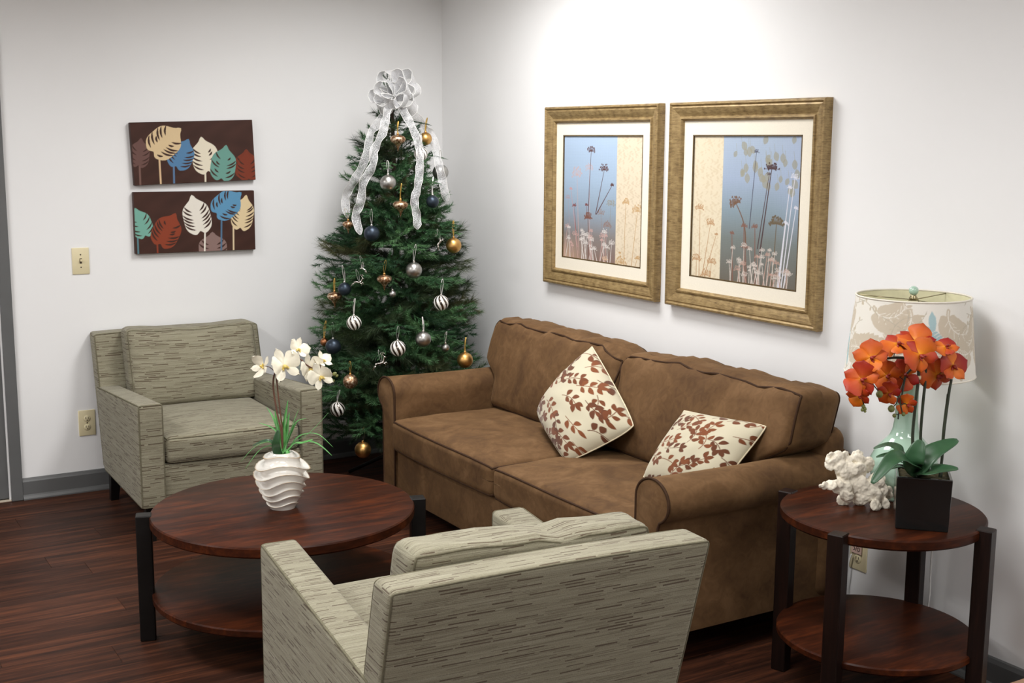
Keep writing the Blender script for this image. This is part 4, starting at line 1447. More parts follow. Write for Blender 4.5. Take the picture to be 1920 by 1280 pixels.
# mossy filling
V = []; n = 14
for j in range(n):
    for i in range(n):
        a, b = -1 + 2 * i / (n - 1), -1 + 2 * j / (n - 1)
        V.append(Rz @ Vector((a * .068, b * .068, ph - .018 + .010 * (hsh(i * 1.7, j * 2.3)) + .006 * (1 - a * a) * (1 - b * b))))
mk('moss', V, grid_faces(n, n), M['moss'], oo)
PD = 3.56
OST = []


def ao(x, y, d=0.0):       # pixel of the 2.56x close-up -> local point
    return rel(at(1480 + x / 2.56, 520 + y / 2.56, PD + d), PO)


def bo(x, y, d=0.0):       # pixel of the 6.4x close-up of the pot -> local point
    return rel(at(1520 + x / 6.4, 820 + y / 6.4, PD + d), PO)


for pth, r in (([(612, 945, .02), (592, 790, .02), (602, 640, .01), (620, 470, 0), (610, 420, -.01), (570, 390, -.02), (500, 385, -.03), (430, 400, -.04), (380, 440, -.05), (350, 500, -.05), (350, 590, -.05)], .0045),
               ([(640, 945, .03), (630, 775, .03), (640, 620, .02), (655, 460, .01), (640, 420, .0), (600, 430, -.01), (560, 470, -.01), (545, 540, -.01), (530, 620, -.01), (522, 680, -.01)], .0042),
               ([(720, 945, .02), (735, 850, .02), (742, 740, .01), (765, 560, .0), (778, 470, 0), (750, 420, -.01), (740, 400, -.01), (760, 370, -.01)], .0042),
               ([(778, 480, 0), (792, 372, 0)], .0042), ([(750, 890, .02), (738, 760, .015), (762, 560, .005)], .0038)):
    pl_ = [ao(*p_) for p_ in pth]
    if pth[0][1] > 880:
        q_ = Rz.inverted() @ pl_[0]; pl_[0] = Rz @ Vector((max(-.05, min(.05, q_.x)), max(-.05, min(.05, q_.y)), ph - .025))
        if len(pth) == 5: pl_[0] = pl_[0] + Vector((.01, 0, 0))
    sp_ = spline(pl_, 5); n_ = len(sp_); OST.extend(sp_)
    MB().tube(sp_, [r if i < n_ * .42 else max(.0022, r * (1 - 1.1 * (i / n_ - .42))) for i in range(n_)] if len(pth) > 6 else r, 8).build('stem', M['stemdark'], oo)
for (x, y, s) in ((622, 480, 1), (774, 478, 1.1)):
    V_, F_2 = lathe([(.001, -.005), (.0062 * s, -.005), (.0062 * s, .005), (.001, .005)], 12)
    mk('clip', V_, F_2, M['ivoryplate'], oo, True, ao(x, y))
tcp = (Vector(CAM) - PO).normalized()


def fo(x, y, d): return at(1500 + x / 4.922, 520 + y / 4.922, PD + d)


FL = [(655, 745, .046, -.25, .10, .3, -.10), (905, 615, .046, .0, .75, -.2, -.06), (1075, 590, .048, .25, .75, .2, -.05), (1110, 715, .046, .15, -.15, .1, -.09),
      (1345, 640, .036, .1, .9, .3, -.05), (1410, 815, .044, .55, .1, -.3, -.03), (570, 940, .046, -.30, -.05, .1, -.10), (545, 1090, .032, -.2, -.7, .4, -.09),
      (820, 1070, .032, -.1, -.5, .2, -.03), (985, 1170, .028, .1, -.6, .5, -.02), (965, 900, .042, -.1, -.2, .8, .0), (1265, 900, .046, .4, -.3, .3, .005), (805, 905, .042, -.5, -.4, .2, -.01)]
for (x, y, r, fr, fu, roll, d) in FL:
    flower(oo, PO, fo(x, y, d), tcp + SR * fr + UPV * fu, r * 1.22, roll, 'orange')
OBUDS = ((733, 1078, .0105, -.05), (843, 1212, .0105, -.02), (585, 1190, .006, -.08), (600, 1212, .005, -.08), (575, 1222, .005, -.08), (600, 1235, .004, -.08), (870, 1275, .006, -.02), (955, 1262, .006, -.02))
for (x, y, r, d) in OBUDS:
    V_, F_2 = lathe([(.0005, -r), (.7 * r, -.7 * r), (r, 0), (.7 * r, .75 * r), (.0005, 1.1 * r)], 12)
    mk('bud', V_, F_2, M['bud'], oo, True, rel(fo(x, y, d), PO))
for pth in ([(560, 900, -.06), (650, 960, -.05), (700, 1020, -.05), (733, 1060, -.05)], [(965, 940, 0), (920, 1060, -.02), (890, 1160, -.02), (848, 1200, -.02)],
            [(570, 1100, -.09), (590, 1180, -.08), (590, 1235, -.08)], [(920, 1060, -.02), (930, 1180, -.02), (950, 1262, -.02)], [(1380, 930, 0), (1330, 800, -.02), (1345, 690, -.04)]):
    sp_ = spline([rel(fo(*p_), PO) for p_ in pth], 5); OST.extend(sp_)
    MB().tube(sp_, .0017, 6).build('stem', M['stemdark'], oo)
def pedicels(parent, org, ends, stem, mat, r):
    for e in ends:
        n_ = min(stem, key=lambda s_: (s_ - e).length)
        if (n_ - e).length < .003: continue
        mid = (n_ + e) / 2 + Vector((0, 0, .2 * (n_ - e).length))
        MB().tube(spline([n_, mid, e], 5), r, 6).build('pedicel', mat, parent)


pedicels(oo, PO, [rel(fo(x, y, d), PO) for (x, y, r, fr, fu, roll, d) in FL] + [rel(fo(x, y, d), PO) for (x, y, r, d) in OBUDS], OST, M['stemdark'], .0014)
LV = [([(1240, 430), (1235, 330), (1270, 180), (1325, 30)], .042, tcp, [0, -.03, -.05, -.05]),
      ([(1270, 440), (1330, 330), (1480, 170), (1765, 30)], .046, tcp * .8 + UPV * .6 - SR * .3, [0, -.02, -.03, -.02]),
      ([(1240, 450), (1200, 300), (1010, 240), (735, 550)], .040, tcp * .7 + UPV * .7, [0, -.04, -.09, -.12]),
      ([(1240, 450), (1380, 420), (1540, 380), (1770, 375)], .034, tcp * .5 + UPV, [0, -.03, -.05, -.06]),
      ([(1240, 450), (1130, 200), (960, 90), (755, 130)], .026, UPV + tcp * .2, [0, .0, .02, .04]),
      ([(1230, 440), (1100, 300), (960, 210), (785, 235)], .022, UPV + tcp * .2, [0, .0, .01, .02]),
      ([(1230, 450), (1080, 350), (960, 360), (878, 398)], .022, UPV + tcp * .2, [0, -.02, -.04, -.05])]
for pts, w, fc, dd in LV:
    pp = [bo(x, y, d) for (x, y), d in zip(pts, dd)]
    pp[0] = Vector((hsh(w, 1) * .02 - .01, hsh(w, 2) * .02 - .01, ph - .012))
    leafobj('broad_leaf', broad_leaf(pp, w * 1.35, fc), M['leaf'], oo, .0016)

pedicels(wo, VO, WEND, WST, M['stembrown'], .0014)

# ------------------------------------------------------------------ table lamp
LO = Vector((-.222, -3.495, .600))
lamp = thing('table_lamp', 'celadon ceramic table lamp with a scroll print drum shade', 'lamp', LO)
prof = [(.001, 0), (.060, 0), (.063, .006), (.060, .016), (.075, .035), (.096, .065), (.105, .098), (.101, .130), (.086, .160), (.064, .184), (.048, .202), (.040, .222), (.036, .25), (.034, .29),
        (.033, .34), (.034, .372), (.036, .382), (.030, .388), (.001, .389)]
pr2 = []
for i in range(len(prof) - 1):
    for k in range(3):
        t = k / 3; pr2.append((prof[i][0] * (1 - t) + prof[i + 1][0] * t, prof[i][1] * (1 - t) + prof[i + 1][1] * t))
pr2.append(prof[-1])
MB().lathe(pr2, 48).build('base', M['celadon'], lamp)
ST, SB = .640, .402         # shade top and bottom above the table top
RT, RB = .170, .194
MB().lathe([(.001, .385), (.010, .385), (.010, .47), (.016, .475), (.016, .52), (.001, .52)], 16).build('socket', M['brass'], lamp)
MB().lathe([(.001, .520), (.012, .522), (.030, .56), (.030, .575), (.018, .60), (.001, .605)], 16).build('bulb', M['white_ceramic'], lamp)
harp = MB()
for s in (-1, 1):
    harp.tube(spline([(s * .012, 0, .47), (s * .045, 0, .50), (s * .050, 0, .57), (s * .02, 0, .628), (0, 0, .632)], 6), .0018, 6)
harp.build('harp', M['brass'], lamp)
for k in range(3):
    a = 2.2 + k * 2 * PI / 3
    MB().tube([(0, 0, ST - .012), (RT * math.cos(a), RT * math.sin(a), ST - .004)], .0016, 6).build('spider_arm', M['brass'], lamp)
M['hem'] = simple('shade_hem', (228, 222, 208), .9)
MB().tube([(RT * math.cos(2 * PI * i / 40), RT * math.sin(2 * PI * i / 40), ST) for i in range(40)], .0030, 6, True).build('top_ring', M['hem'], lamp)
MB().tube([(RB * math.cos(2 * PI * i / 40), RB * math.sin(2 * PI * i / 40), SB) for i in range(40)], .0026, 6, True).build('bottom_ring', M['hem'], lamp)
MB().lathe([(.001, ST - .014), (.012, ST - .014), (.013, ST - .006), (.009, ST), (.009, ST + .004), (.001, ST + .004)], 16).build('finial_mount', M['brass'], lamp)
MB().lathe([(.001, ST + .003)] + [(max(.001, .0145 * math.sin(a)), ST + .016 - .0145 * math.cos(a)) for a in np.linspace(.35, PI - .02, 14)], 24).build('finial', M['celadon'], lamp)


def shade_print():
    asp = 1.15 / .24
    P = Paint(int(150 * asp), 150, asp, (238, 234, 224))
    tan = (208, 196, 176); rs = random.Random(4)

    def acanthus(x, y, a, L, cv, c=tan, flip=1):
        pts = []; aa = a
        for s in range(15):
            pts.append((x, y)); x += math.cos(aa) * L / 14; y += math.sin(aa) * L / 14; aa += cv / 14
        P.stroke(pts, [.045 * (1 - s / 16) + .012 for s in range(15)], c)
        for s in range(2, 15):
            for sd in (-1, 1):
                t = math.atan2(pts[s][1] - pts[s - 1][1], pts[s][0] - pts[s - 1][0]) + sd * 1.0
                l = .17 * math.sin(PI * (s / 15) ** .8) + .05
                P.lens(pts[s], (pts[s][0] + math.cos(t) * l, pts[s][1] + math.sin(t) * l), l * .62, c, 1, .18 * sd)
        P.stroke(pts, .010, (240, 236, 226))
        for s in range(3, 14, 2):
            for sd in (-1, 1):
                t = math.atan2(pts[s][1] - pts[s - 1][1], pts[s][0] - pts[s - 1][0]) + sd * .8
                P.stroke([pts[s], (pts[s][0] + math.cos(t) * .1, pts[s][1] + math.sin(t) * .1)], .006, (240, 236, 226))
    k = 0
    x = .1
    while x < asp:
        acanthus(x, .95, -1.9 + .5 * (k % 2), .75, (1.9 if k % 2 else -1.7)); acanthus(x + .30, .10, .9 + .4 * (k % 3), .55, (-2.2 if k % 2 else 2.0))
        acanthus(x + .22, .62, 2.6, .35, 1.5)
        x += .50; k += 1
    for k in range(46):
        x = rs.uniform(0, asp); y = rs.uniform(0, 1); pts = []; a = rs.uniform(0, 6.28); cv_ = rs.uniform(-.16, .16)
        for s in range(14):
            pts.append((x, y)); x += math.cos(a) * .035; y += math.sin(a) * .035; a += cv_
        P.stroke(pts, .009, (190, 182, 164), .9)
        for s in range(2, 14, 3): P.lens(pts[s], (pts[s][0] + .06 * math.cos(a + s), pts[s][1] + .06 * math.sin(a + s)), .03, (204, 192, 170))
    bl = (172, 200, 204)
    for bx in (2.62, 1.1, 4.1):      # blue birds
        P.lens((bx, .28), (bx + .30, .62), .20, bl, 1, .1); P.lens((bx + .05, .10), (bx + .08, .36), .10, bl); P.lens((bx + .24, .55), (bx + .34, .92), .09, bl)
        for s in range(7): P.stroke([(bx + .06 + s * .03, .36 + s * .03), (bx + .12 + s * .03, .33 + s * .03)], .008, (238, 234, 224))
    # hem bands
    return P


P = shade_print()
nu, nv = 560, 130
ui = np.linspace(0, P.w - 1, nu).astype(int); vi = np.linspace(0, P.h - 1, nv).astype(int)
V = []
A0 = math.radians(218)       # the print seam is turned to the wall
for j in range(nv):
    t = j / (nv - 1); r = RT + (RB - RT) * t; z = ST + (SB - ST) * t
    for i in range(nu):
        a = A0 + PI + 2 * PI * i / (nu - 1); V.append((r * math.cos(a), r * math.sin(a), z))
sh = mk('shade', V, grid_faces(nu, nv, True), M['print_shade'], lamp)
print_attr(sh, P.img[vi][:, ui].reshape(-1, 3))
V = []
for j in range(2):
    t = j; r = RT + (RB - RT) * t - .0018; z = ST + (SB - ST) * t
    for i in range(64): a = 2 * PI * i / 64; V.append((r * math.cos(a), r * math.sin(a), z))
F = [(i, (i + 1) % 64, 64 + (i + 1) % 64, 64 + i) for i in range(64)]
mk('shade_lining', V, F, simple('cream_lining', (226, 222, 188), .9), sh)
# cord down behind the table to the outlet
MB().tube(spline([rel(p_, LO) for p_ in ((-.172, -3.500, .604), (-.10, -3.506, .607), (-.055, -3.494, .604), (-.032, -3.476, .57), (-.030, -3.466, .36), (-.030, -3.466, .20), (-.034, -3.43, .05), (-.035, -3.30, .012), (-.034, -3.15, .03),
                                          (-.034, -3.105, .12), (-.030, -3.108, .22), (-.022, -3.115, .27))], 8), .0028, 8).build('cord', M['cord'], lamp)

# ------------------------------------------------------------------ white coral
CO = Vector((-.395, -3.47, .600))
coral = None
bmc = bmesh.new()


def co(x, y, d=0.0, r=0.0):
    px, py = 1520 + x / 6.4, 820 + y / 6.4
    p_ = at(px, py, CD + d)
    if y > 740: p_ = atz(px, py, .600 + .72 * r)
    return rel(p_, CO)


CD = 3.785


LOBES = [(430, 500, .030, 0), (560, 560, .034, 0), (560, 420, .032, .0), (560, 300, .028, .01), (555, 225, .020, .01), (640, 330, .028, .02), (690, 330, .024, .02), (380, 380, .026, -.005), (340, 290, .022, -.01),
         (270, 310, .018, -.012), (230, 330, .016, -.012), (250, 220, .014, -.01), (330, 230, .018, -.01), (395, 230, .018, .0), (430, 260, .015, .0), (205, 275, .010, -.015),
         (330, 590, .022, -.02), (240, 570, .017, -.03), (170, 575, .012, -.035), (130, 585, .008, -.04), (420, 640, .022, -.02), (430, 710, .020, -.02), (390, 750, .016, -.02), (470, 720, .014, -.02),
         (600, 700, .026, 0), (590, 750, .016, 0), (700, 640, .030, 0), (760, 600, .028, .0), (790, 520, .022, .0), (830, 480, .016, .01), (830, 620, .024, .0), (900, 640, .020, .02), (930, 680, .014, .02),
         (760, 700, .024, -.01), (800, 760, .022, -.015), (870, 790, .016, -.015), (780, 820, .015, -.02), (650, 600, .030, 0), (480, 560, .026, 0), (440, 440, .024, -.01), (490, 380, .020, -.012), (520, 640, .024, .0)]
for k, (x, y, r, d) in enumerate(LOBES):
    if y > 740: r *= 1.25
    c = co(x, y, d, r)
    m4 = Matrix.Translation(c) @ Matrix.Rotation(-.6 + 1.2 * (hsh(k, 1) - .5), 4, 'Z') @ Matrix.Rotation(1.4 * (hsh(k, 2) - .5), 4, 'X') @ Matrix.Rotation(2 * hsh(k, 3), 4, 'Y') @ Matrix.Diagonal((r * 1.2, r * .45, r * 1.05, 1))
    bmesh.ops.create_icosphere(bmc, subdivisions=2, radius=1.0, matrix=m4)
zmin = min(v.co.z for v in bmc.verts)
for v in bmc.verts:
    if v.co.z < -.001: v.co.z = -.001
me = bpy.data.meshes.new('coral'); bmc.to_mesh(me); bmc.free(); me.materials.append(M['coral'])
coral = bpy.data.objects.new('coral', me); col.objects.link(coral); coral.location = CO
rm = coral.modifiers.new('fuse', 'REMESH'); rm.mode = 'VOXEL'; rm.voxel_size = .0028; rm.use_smooth_shade = True
tx = bpy.data.textures.new('coral_relief', 'CLOUDS'); tx.noise_scale = .011; tx.noise_depth = 2
dm = coral.modifiers.new('ruffle', 'DISPLACE'); dm.texture = tx; dm.strength = .008; dm.mid_level = .5
tag(coral, 'piece of ruffled white coral on the end table beside the black pot', 'coral')
# ------------------------------------------------------------------ christmas tree
TX, TY = -.525, -.505
TZ0, TZ1 = .16, 1.99
tree = thing('christmas_tree', 'tall artificial christmas tree with silver and gold ornaments in the corner', 'christmas tree', (TX, TY, 0))
RP = ([.14, .30, .45, .56, .70, .86, 1.07, 1.18, 1.34, 1.53, 1.66, 1.74, 1.85, 2.02], [.38, .45, .485, .49, .47, .435, .385, .36, .305, .265, .21, .165, .10, .02])


def tree_r(z): return float(np.interp(z, RP[0], RP[1]))


MB().tube([(0, 0, .02), (.0, .0, 1.0), (-.02, 0, 1.9)], [.022, .018, .008], 8).build('trunk', M['trunk'], tree)
st = MB()
for k in range(3):
    a = k * 2 * PI / 3 + .4
    st.tube([(0, 0, .13), (.10 * math.cos(a), .10 * math.sin(a), .09), (.26 * math.cos(a), .26 * math.sin(a), .012)], .010, 6)
st.build('stand', M['blackwood'], tree)


def branch_mesh(name, L, pine, seed):
    """branch along +X with side twigs and needles; needles are single thin triangles"""
    rs = np.random.RandomState(seed)
    twigs = [((0, 0, 0), (1, 0, .10), L, 0.0)]
    k = 0; s = L * .18
    while s < L * .96:
        sd = 1 if k % 2 else -1
        l = (L - s) * .62 + .045
        twigs.append(((s, 0, .10 * s), (math.cos(.85), sd * math.sin(.85), .10 + .25 * (rs.rand() - .5)), min(l, .16), s)); s += .032 + .012 * rs.rand(); k += 1
    V = []; F = []; tubes = MB()
    for (o, d, l, s0) in twigs:
        o = np.array(o, float); d = np.array(d, float); d /= np.linalg.norm(d)
        pts = [o + d * l * t + np.array([0, 0, .10 * l * t * t]) for t in np.linspace(0, 1, 5)]
        tubes.tube(pts, [.0030, .0026, .0022, .0018, .0010] if s0 == 0 else [.0018, .0016, .0014, .0012, .0008], 4, False, False)
        step = .0042 if not pine else .0046
        t0 = 0.012 if s0 else L * .25
        ss = np.arange(t0, l, step)
        nl = .026 if not pine else .052
        per = 5 if not pine else 6
        a1 = np.cross(d, [0, 0, 1.]); a1 /= np.linalg.norm(a1) + 1e-9; a2 = np.cross(a1, d)
        for u in ss:
            p = o + d * u + np.array([0, 0, .10 * l * (u / l) ** 2])
            tip = u / l
            for q in range(per):
                an = rs.rand() * 2 * PI
                rad = a1 * math.cos(an) + a2 * math.sin(an) * .8
                fw = (.75 if not pine else .95) + .5 * tip
                nd = rad + d * fw; nd /= np.linalg.norm(nd)
                ln = nl * (.7 + .5 * rs.rand())
                sv = np.cross(nd, rs.randn(3)); sv /= np.linalg.norm(sv) + 1e-9
                w = .0014 if not pine else .0010
                b = len(V)
                V += [p - sv * w, p + sv * w, p + nd * ln]
                F.append((b, b + 1, b + 2))
    V2 = [tuple(v) for v in V]; b = len(V2)
    V2 += tubes.V; F += [tuple(i + b for i in f) for f in tubes.F]
    me = bpy.data.meshes.new(name); me.from_pydata(V2, [], F)
    me.materials.append(M['pine'] if pine else M['needle']); me.update()
    return me


# depth of the tree's front surface behind a pixel
AXD = float(-(CM @ (np.array([TX, TY, 1.0]) - CAM))[2])


def on_tree(px, py, out=0.01):
    d = AXD
    for _ in range(4):
        p = at(px, py, d); R_ = tree_r(p.z) * .98
        dx, dy = p.x - TX, p.y - TY
        # lateral offset from the axis as seen from the camera
        lat = abs(dx * .856 + dy * -.517)
        d = AXD + .16 * (1.0 - p.z) - math.sqrt(max(.0, R_ * R_ - lat * lat)) - out
    return at(px, py, d), d


ORN = [('onion', 746, 262, 14.5, 'bronze glitter finial ornament hanging just below the bow between two streamers'),
       ('gold', 798, 260, 12, 'satin gold ball ornament half behind a streamer near the tree top'),
       ('stripe', 789, 289, 13, 'silver and white swirl ornament behind the streamer under the bow'),
       ('silver', 826, 323, 15, 'satin silver ball ornament at the wall side of the tree top'),
       ('silver', 727.7, 343, 15.5, 'satin silver ball ornament hanging between the two front streamers'),
       ('onion', 751, 385, 14.5, 'bronze glitter finial ornament below the silver ball between the streamers'),
       ('navy', 811, 378, 12, 'navy ball ornament tucked in behind the tip of a streamer'),
       ('onion', 653, 421, 11, 'small bronze glitter finial ornament at the tip of the left streamers'),
       ('navy', 697, 438, 15, 'navy ball ornament beside the end of the longest streamer'),
       ('gold', 850.6, 460, 14.5, 'satin gold ball ornament beside the upper silver reindeer'),
       ('onion', 720.6, 524, 14, 'bronze glitter finial ornament beside the pair of silver reindeer'),
       ('silver', 776, 506.5, 15.5, 'satin silver ball ornament in the middle of the tree under the streamer end'),
       ('stripe', 827, 567.6, 14.5, 'silver and white swirl ornament on the sofa side of the tree'),
       ('onion', 627.5, 556, 14, 'bronze glitter finial ornament at the outer edge above the armchair'),
       ('navy', 646, 542, 12.5, 'dark navy ball ornament behind a bronze finial ornament'),
       ('stripe', 663.8, 605, 14, 'silver and white swirl ornament under the pair of silver reindeer'),
       ('navy', 624.7, 649.5, 14.5, 'navy ball ornament above the white orchid blossoms'),
       ('copper', 608.5, 641, 8, 'small copper ball ornament behind the lowest navy ball'),
       ('stripe', 745.8, 653, 15, 'silver and white swirl ornament beside the leaping reindeer'),
       ('silver', 793.6, 635.8, 15, 'satin silver ball ornament just above the sofa arm'),
       ('gold', 872, 675, 15, 'satin gold ball ornament behind the sofa beside its back cushion'),
       ('bronze', 657, 715, 14, 'bronze glitter ball ornament low between armchair and sofa'),
       ('stripe', 633, 767, 14, 'silver and white swirl ornament, the lowest striped one by the armchair arm'),
       ('gold', 680.4, 843, 15.5, 'satin gold ball ornament hanging lowest of all near the floor'),
       ('bronze', 586, 708, 8, 'bronze glitter ball ornament behind the white orchid blossoms'),
       ('silver', 835, 652, 8, 'small satin silver ball ornament deep in the branches by the sofa'),
       ('silver', 736, 551, 7, 'small satin silver ball ornament deep in the branches mid tree')]
STR = [([(733, 198), (725, 212), (717.6, 249), (702, 279), (699, 309.5), (682, 341), (676, 379), (667, 405), (676, 440)], .040, .03, 0),
       ([(748, 198), (762, 217), (780, 255), (787, 283.5), (787, 312), (784, 347), (777, 376), (781, 402), (783, 430)], .038, .03, 1),
       ([(728, 200), (716, 222), (696, 249), (685, 298), (663, 341), (648, 370), (651, 408)], .040, -.04, 2),
       ([(752, 196), (774, 214), (800, 240), (814, 266), (820, 295), (829, 335.5), (838, 380)], .040, -.02, 3)]
OUT = {1: -.050, 2: -.005, 3: -.050}      # these hang behind the streamers
DEER = [(824.6, 455, 16, 1, 'silver reindeer ornament beside the gold ball at mid height', -.9),
        (671, 530, 17, 1, 'silver reindeer ornament, the lower of two beside a bronze finial', .1),
        (681, 505, 12, -1, 'silver reindeer ornament, the smaller upper one beside a bronze finial', .4),
        (713, 682, 21, 1, 'silver leaping reindeer ornament beside the lowest hanging swirl of mid tree', -.2)]


def orn_out(k, r): return OUT.get(k, 0.03 if r > 10 else -.06)


KEEP = []; HANG = []            # spheres the foliage stays out of; points the ribbons hang from
for k, (kd, x, y, r, lab) in enumerate(ORN):
    p_, d_ = on_tree(x, y, orn_out(k, r)); rr = r * d_ / FPX
    KEEP.append((p_.x, p_.y, p_.z, rr * 1.06))
    if kd == 'onion': KEEP.append((p_.x, p_.y, p_.z - rr, rr * .5))
    HANG.append(Vector((p_.x, p_.y, p_.z + (.70 if kd == 'onion' else .99) * rr + .006 + .05 + .03 * hsh(k, 4))))
for (x, y, s_, fl_, lab, rt_) in DEER:
    p_, d_ = on_tree(x, y, .03); kk_ = s_ * d_ / FPX
    KEEP.append((p_.x, p_.y, p_.z + .1 * kk_, kk_ * .6)); HANG.append(Vector((p_.x, p_.y, p_.z + .06 + .08 * kk_)))
BD = AXD - .225
BO = at(741, 182, BD)
KEEP.append((BO.x, BO.y, BO.z, .075))
STP = []
for pts, w, out, ph in STR:
    pp = [at(x, y, BD - .02) if i == 0 else on_tree(x, y, .03 + out)[0] for i, (x, y) in enumerate(pts)]
    STP.append(pp)
    for q_ in spline(pp, 4): KEEP.append((q_.x, q_.y, q_.z, .015))
KEEP = np.array(KEEP)


LENS = [.14, .20, .27, .34, .42]
BM = {}
for i, L in enumerate(LENS):
    for p_ in (0, 1): BM[(i, p_)] = branch_mesh('branch', L, p_, 10 * i + p_)
BV = {}
for key, me_ in BM.items():
    a_ = np.zeros(len(me_.vertices) * 3, np.float32); me_.vertices.foreach_get('co', a_)
    BV[key] = a_.reshape(-1, 3).astype(float)


def clear(M4, key):
    A = np.array(M4)[:3]; W_ = BV[key] @ A[:, :3].T + A[:, 3] + np.array([TX, TY, 0])
    if W_[:, 0].max() > -.004 or W_[:, 1].max() > -.004: return False
    m = (W_[:, 0] > -.90) & (W_[:, 2] < .88) & (W_[:, 1] < -1.005)
    if m.any(): return False
    lo, hi = W_.min(0), W_.max(0)
    for k_ in KEEP:
        c_ = k_[:3]; r_ = k_[3]
        if (c_ + r_ < lo).any() or (c_ - r_ > hi).any(): continue
        if (((W_ - c_) ** 2).sum(1) < r_ * r_).any(): return False
    return True


z = .27; kk = 0
nb = 0
while z < 1.80:
    R_ = tree_r(z)
    nring = max(5, int(5.6 + R_ * 19.5))
    for q in range(nring):
        a = 2 * PI * (q + hsh(kk, 1.3)) / nring + .35 * (hsh(kk, q) - .5)
        zz = z + .05 * (hsh(kk + q, 2.2) - .5)
        Rr = tree_r(zz) * (.76 + .25 * hsh(q * 3.1, kk))
        # keep clear of the two walls
        ex, ey = TX + math.cos(a) * Rr, TY + math.sin(a) * Rr
        if ex > -.035: Rr *= max(.3, (-.035 - TX) / (ex - TX))
        ey = TY + math.sin(a) * Rr
        if ey > -.035: Rr *= max(.3, (-.035 - TY) / (ey - TY))
        Rr = max(.08, Rr)
        r0 = max(0.0, Rr - .42) if Rr > .42 else 0.0
        L = Rr - r0
        li = int(np.argmin([abs(l - L) for l in LENS]))
        pine = 1 if hsh(q * 1.9, kk * 2.7) < .30 else 0
        o = bpy.data.objects.new('branch', BM[(li, pine)]); col.objects.link(o); o.parent = tree
        sc = L / LENS[li]
        droop = -.10 + .40 * (hsh(q, kk * 1.1) - .35) + max(0, (zz - 1.4)) * .5
        if zz > 1.75: droop += .5
        if zz < .40: droop = max(droop, -.05)
        rot_ = Matrix.Rotation(a, 4, 'Z') @ Matrix.Rotation(-droop, 4, 'Y') @ Matrix.Rotation((hsh(q, 9.1 + kk) - .5) * 1.6, 4, 'X')
        s_ = 1.0
        while True:
            m4 = Matrix.Translation((r0 * s_ * math.cos(a) + -.02 * zz / 1.9, r0 * s_ * math.sin(a), zz - .02)) @ rot_ @ Matrix.Diagonal((sc * s_, min(1, .3 + .7 * s_), min(1, .3 + .7 * s_), 1))
            if clear(m4, (li, pine)) or s_ < .22: break
            s_ *= .90
        if s_ < .22:
            bpy.data.objects.remove(o); continue
        o.matrix_local = m4
        nb += 1
    z += .078 if z < 1.2 else .062
    kk += 1
for q in range(3):      # leader at the top
    o = bpy.data.objects.new('branch', BM[(0, 0)]); col.objects.link(o); o.parent = tree
    o.matrix_local = Matrix.Translation((-.035, .02, 1.85 + .03 * q)) @ Matrix.Rotation(q * 2.1, 4, 'Z') @ Matrix.Rotation(-1.42 - .04 * q, 4, 'Y') @ Matrix.Diagonal((.75, .5, .5, 1))

for k, hp in enumerate(HANG):       # the branch each ornament's ribbon is looped over
    lx_, ly_ = hp.x - TX, hp.y - TY; a = math.atan2(ly_, lx_); Rr = math.hypot(lx_, ly_) + .010
    L = min(Rr, .20); r0 = Rr - L
    rise = .10 * L + .10 * L            # the branch mesh climbs this much at its tip
    best = None
    for ww in (.8, .55, .35, .2):
        m4 = Matrix.Translation((r0 * math.cos(a), r0 * math.sin(a), hp.z - .004)) @ Matrix.Rotation(a, 4, 'Z') @ Matrix.Rotation(.19, 4, 'Y') @ Matrix.Diagonal((L / .20, ww, min(ww, .6), 1))
        best = m4
        if clear(m4, (1, 0)): break
    o = bpy.data.objects.new('branch', BM[(1, 0)]); col.objects.link(o); o.parent = tree; o.matrix_local = best

G = {'silver': 'satin silver ball ornaments', 'gold': 'satin gold ball ornaments', 'navy': 'navy blue ball ornaments', 'stripe': 'silver and white swirl ornaments', 'onion': 'bronze glitter finial ornaments',
     'bronze': 'bronze glitter ball ornaments', 'copper': 'copper ball ornaments', 'deer': 'silver leaping reindeer ornaments'}
CAP = M['o_chrome']


def ribbon_loop(parent, h, mat, gold):
    V = []; w = .0024; j = (hsh(h * 97, 1.7) - .5) * .03
    pts = spline([(0, 0, 0), (-.005 + j * .3, 0, h * .45), (-.003 + j * .8, .002, h * .9), (.004 + j, .004, h), (.007 + j * .5, 0, h * .6), (.002, -.002, 0)], 5)
    for p_ in pts: V += [(p_[0], p_[1] - w, p_[2]), (p_[0], p_[1] + w, p_[2])]
    return V, grid_faces(2, len(pts))


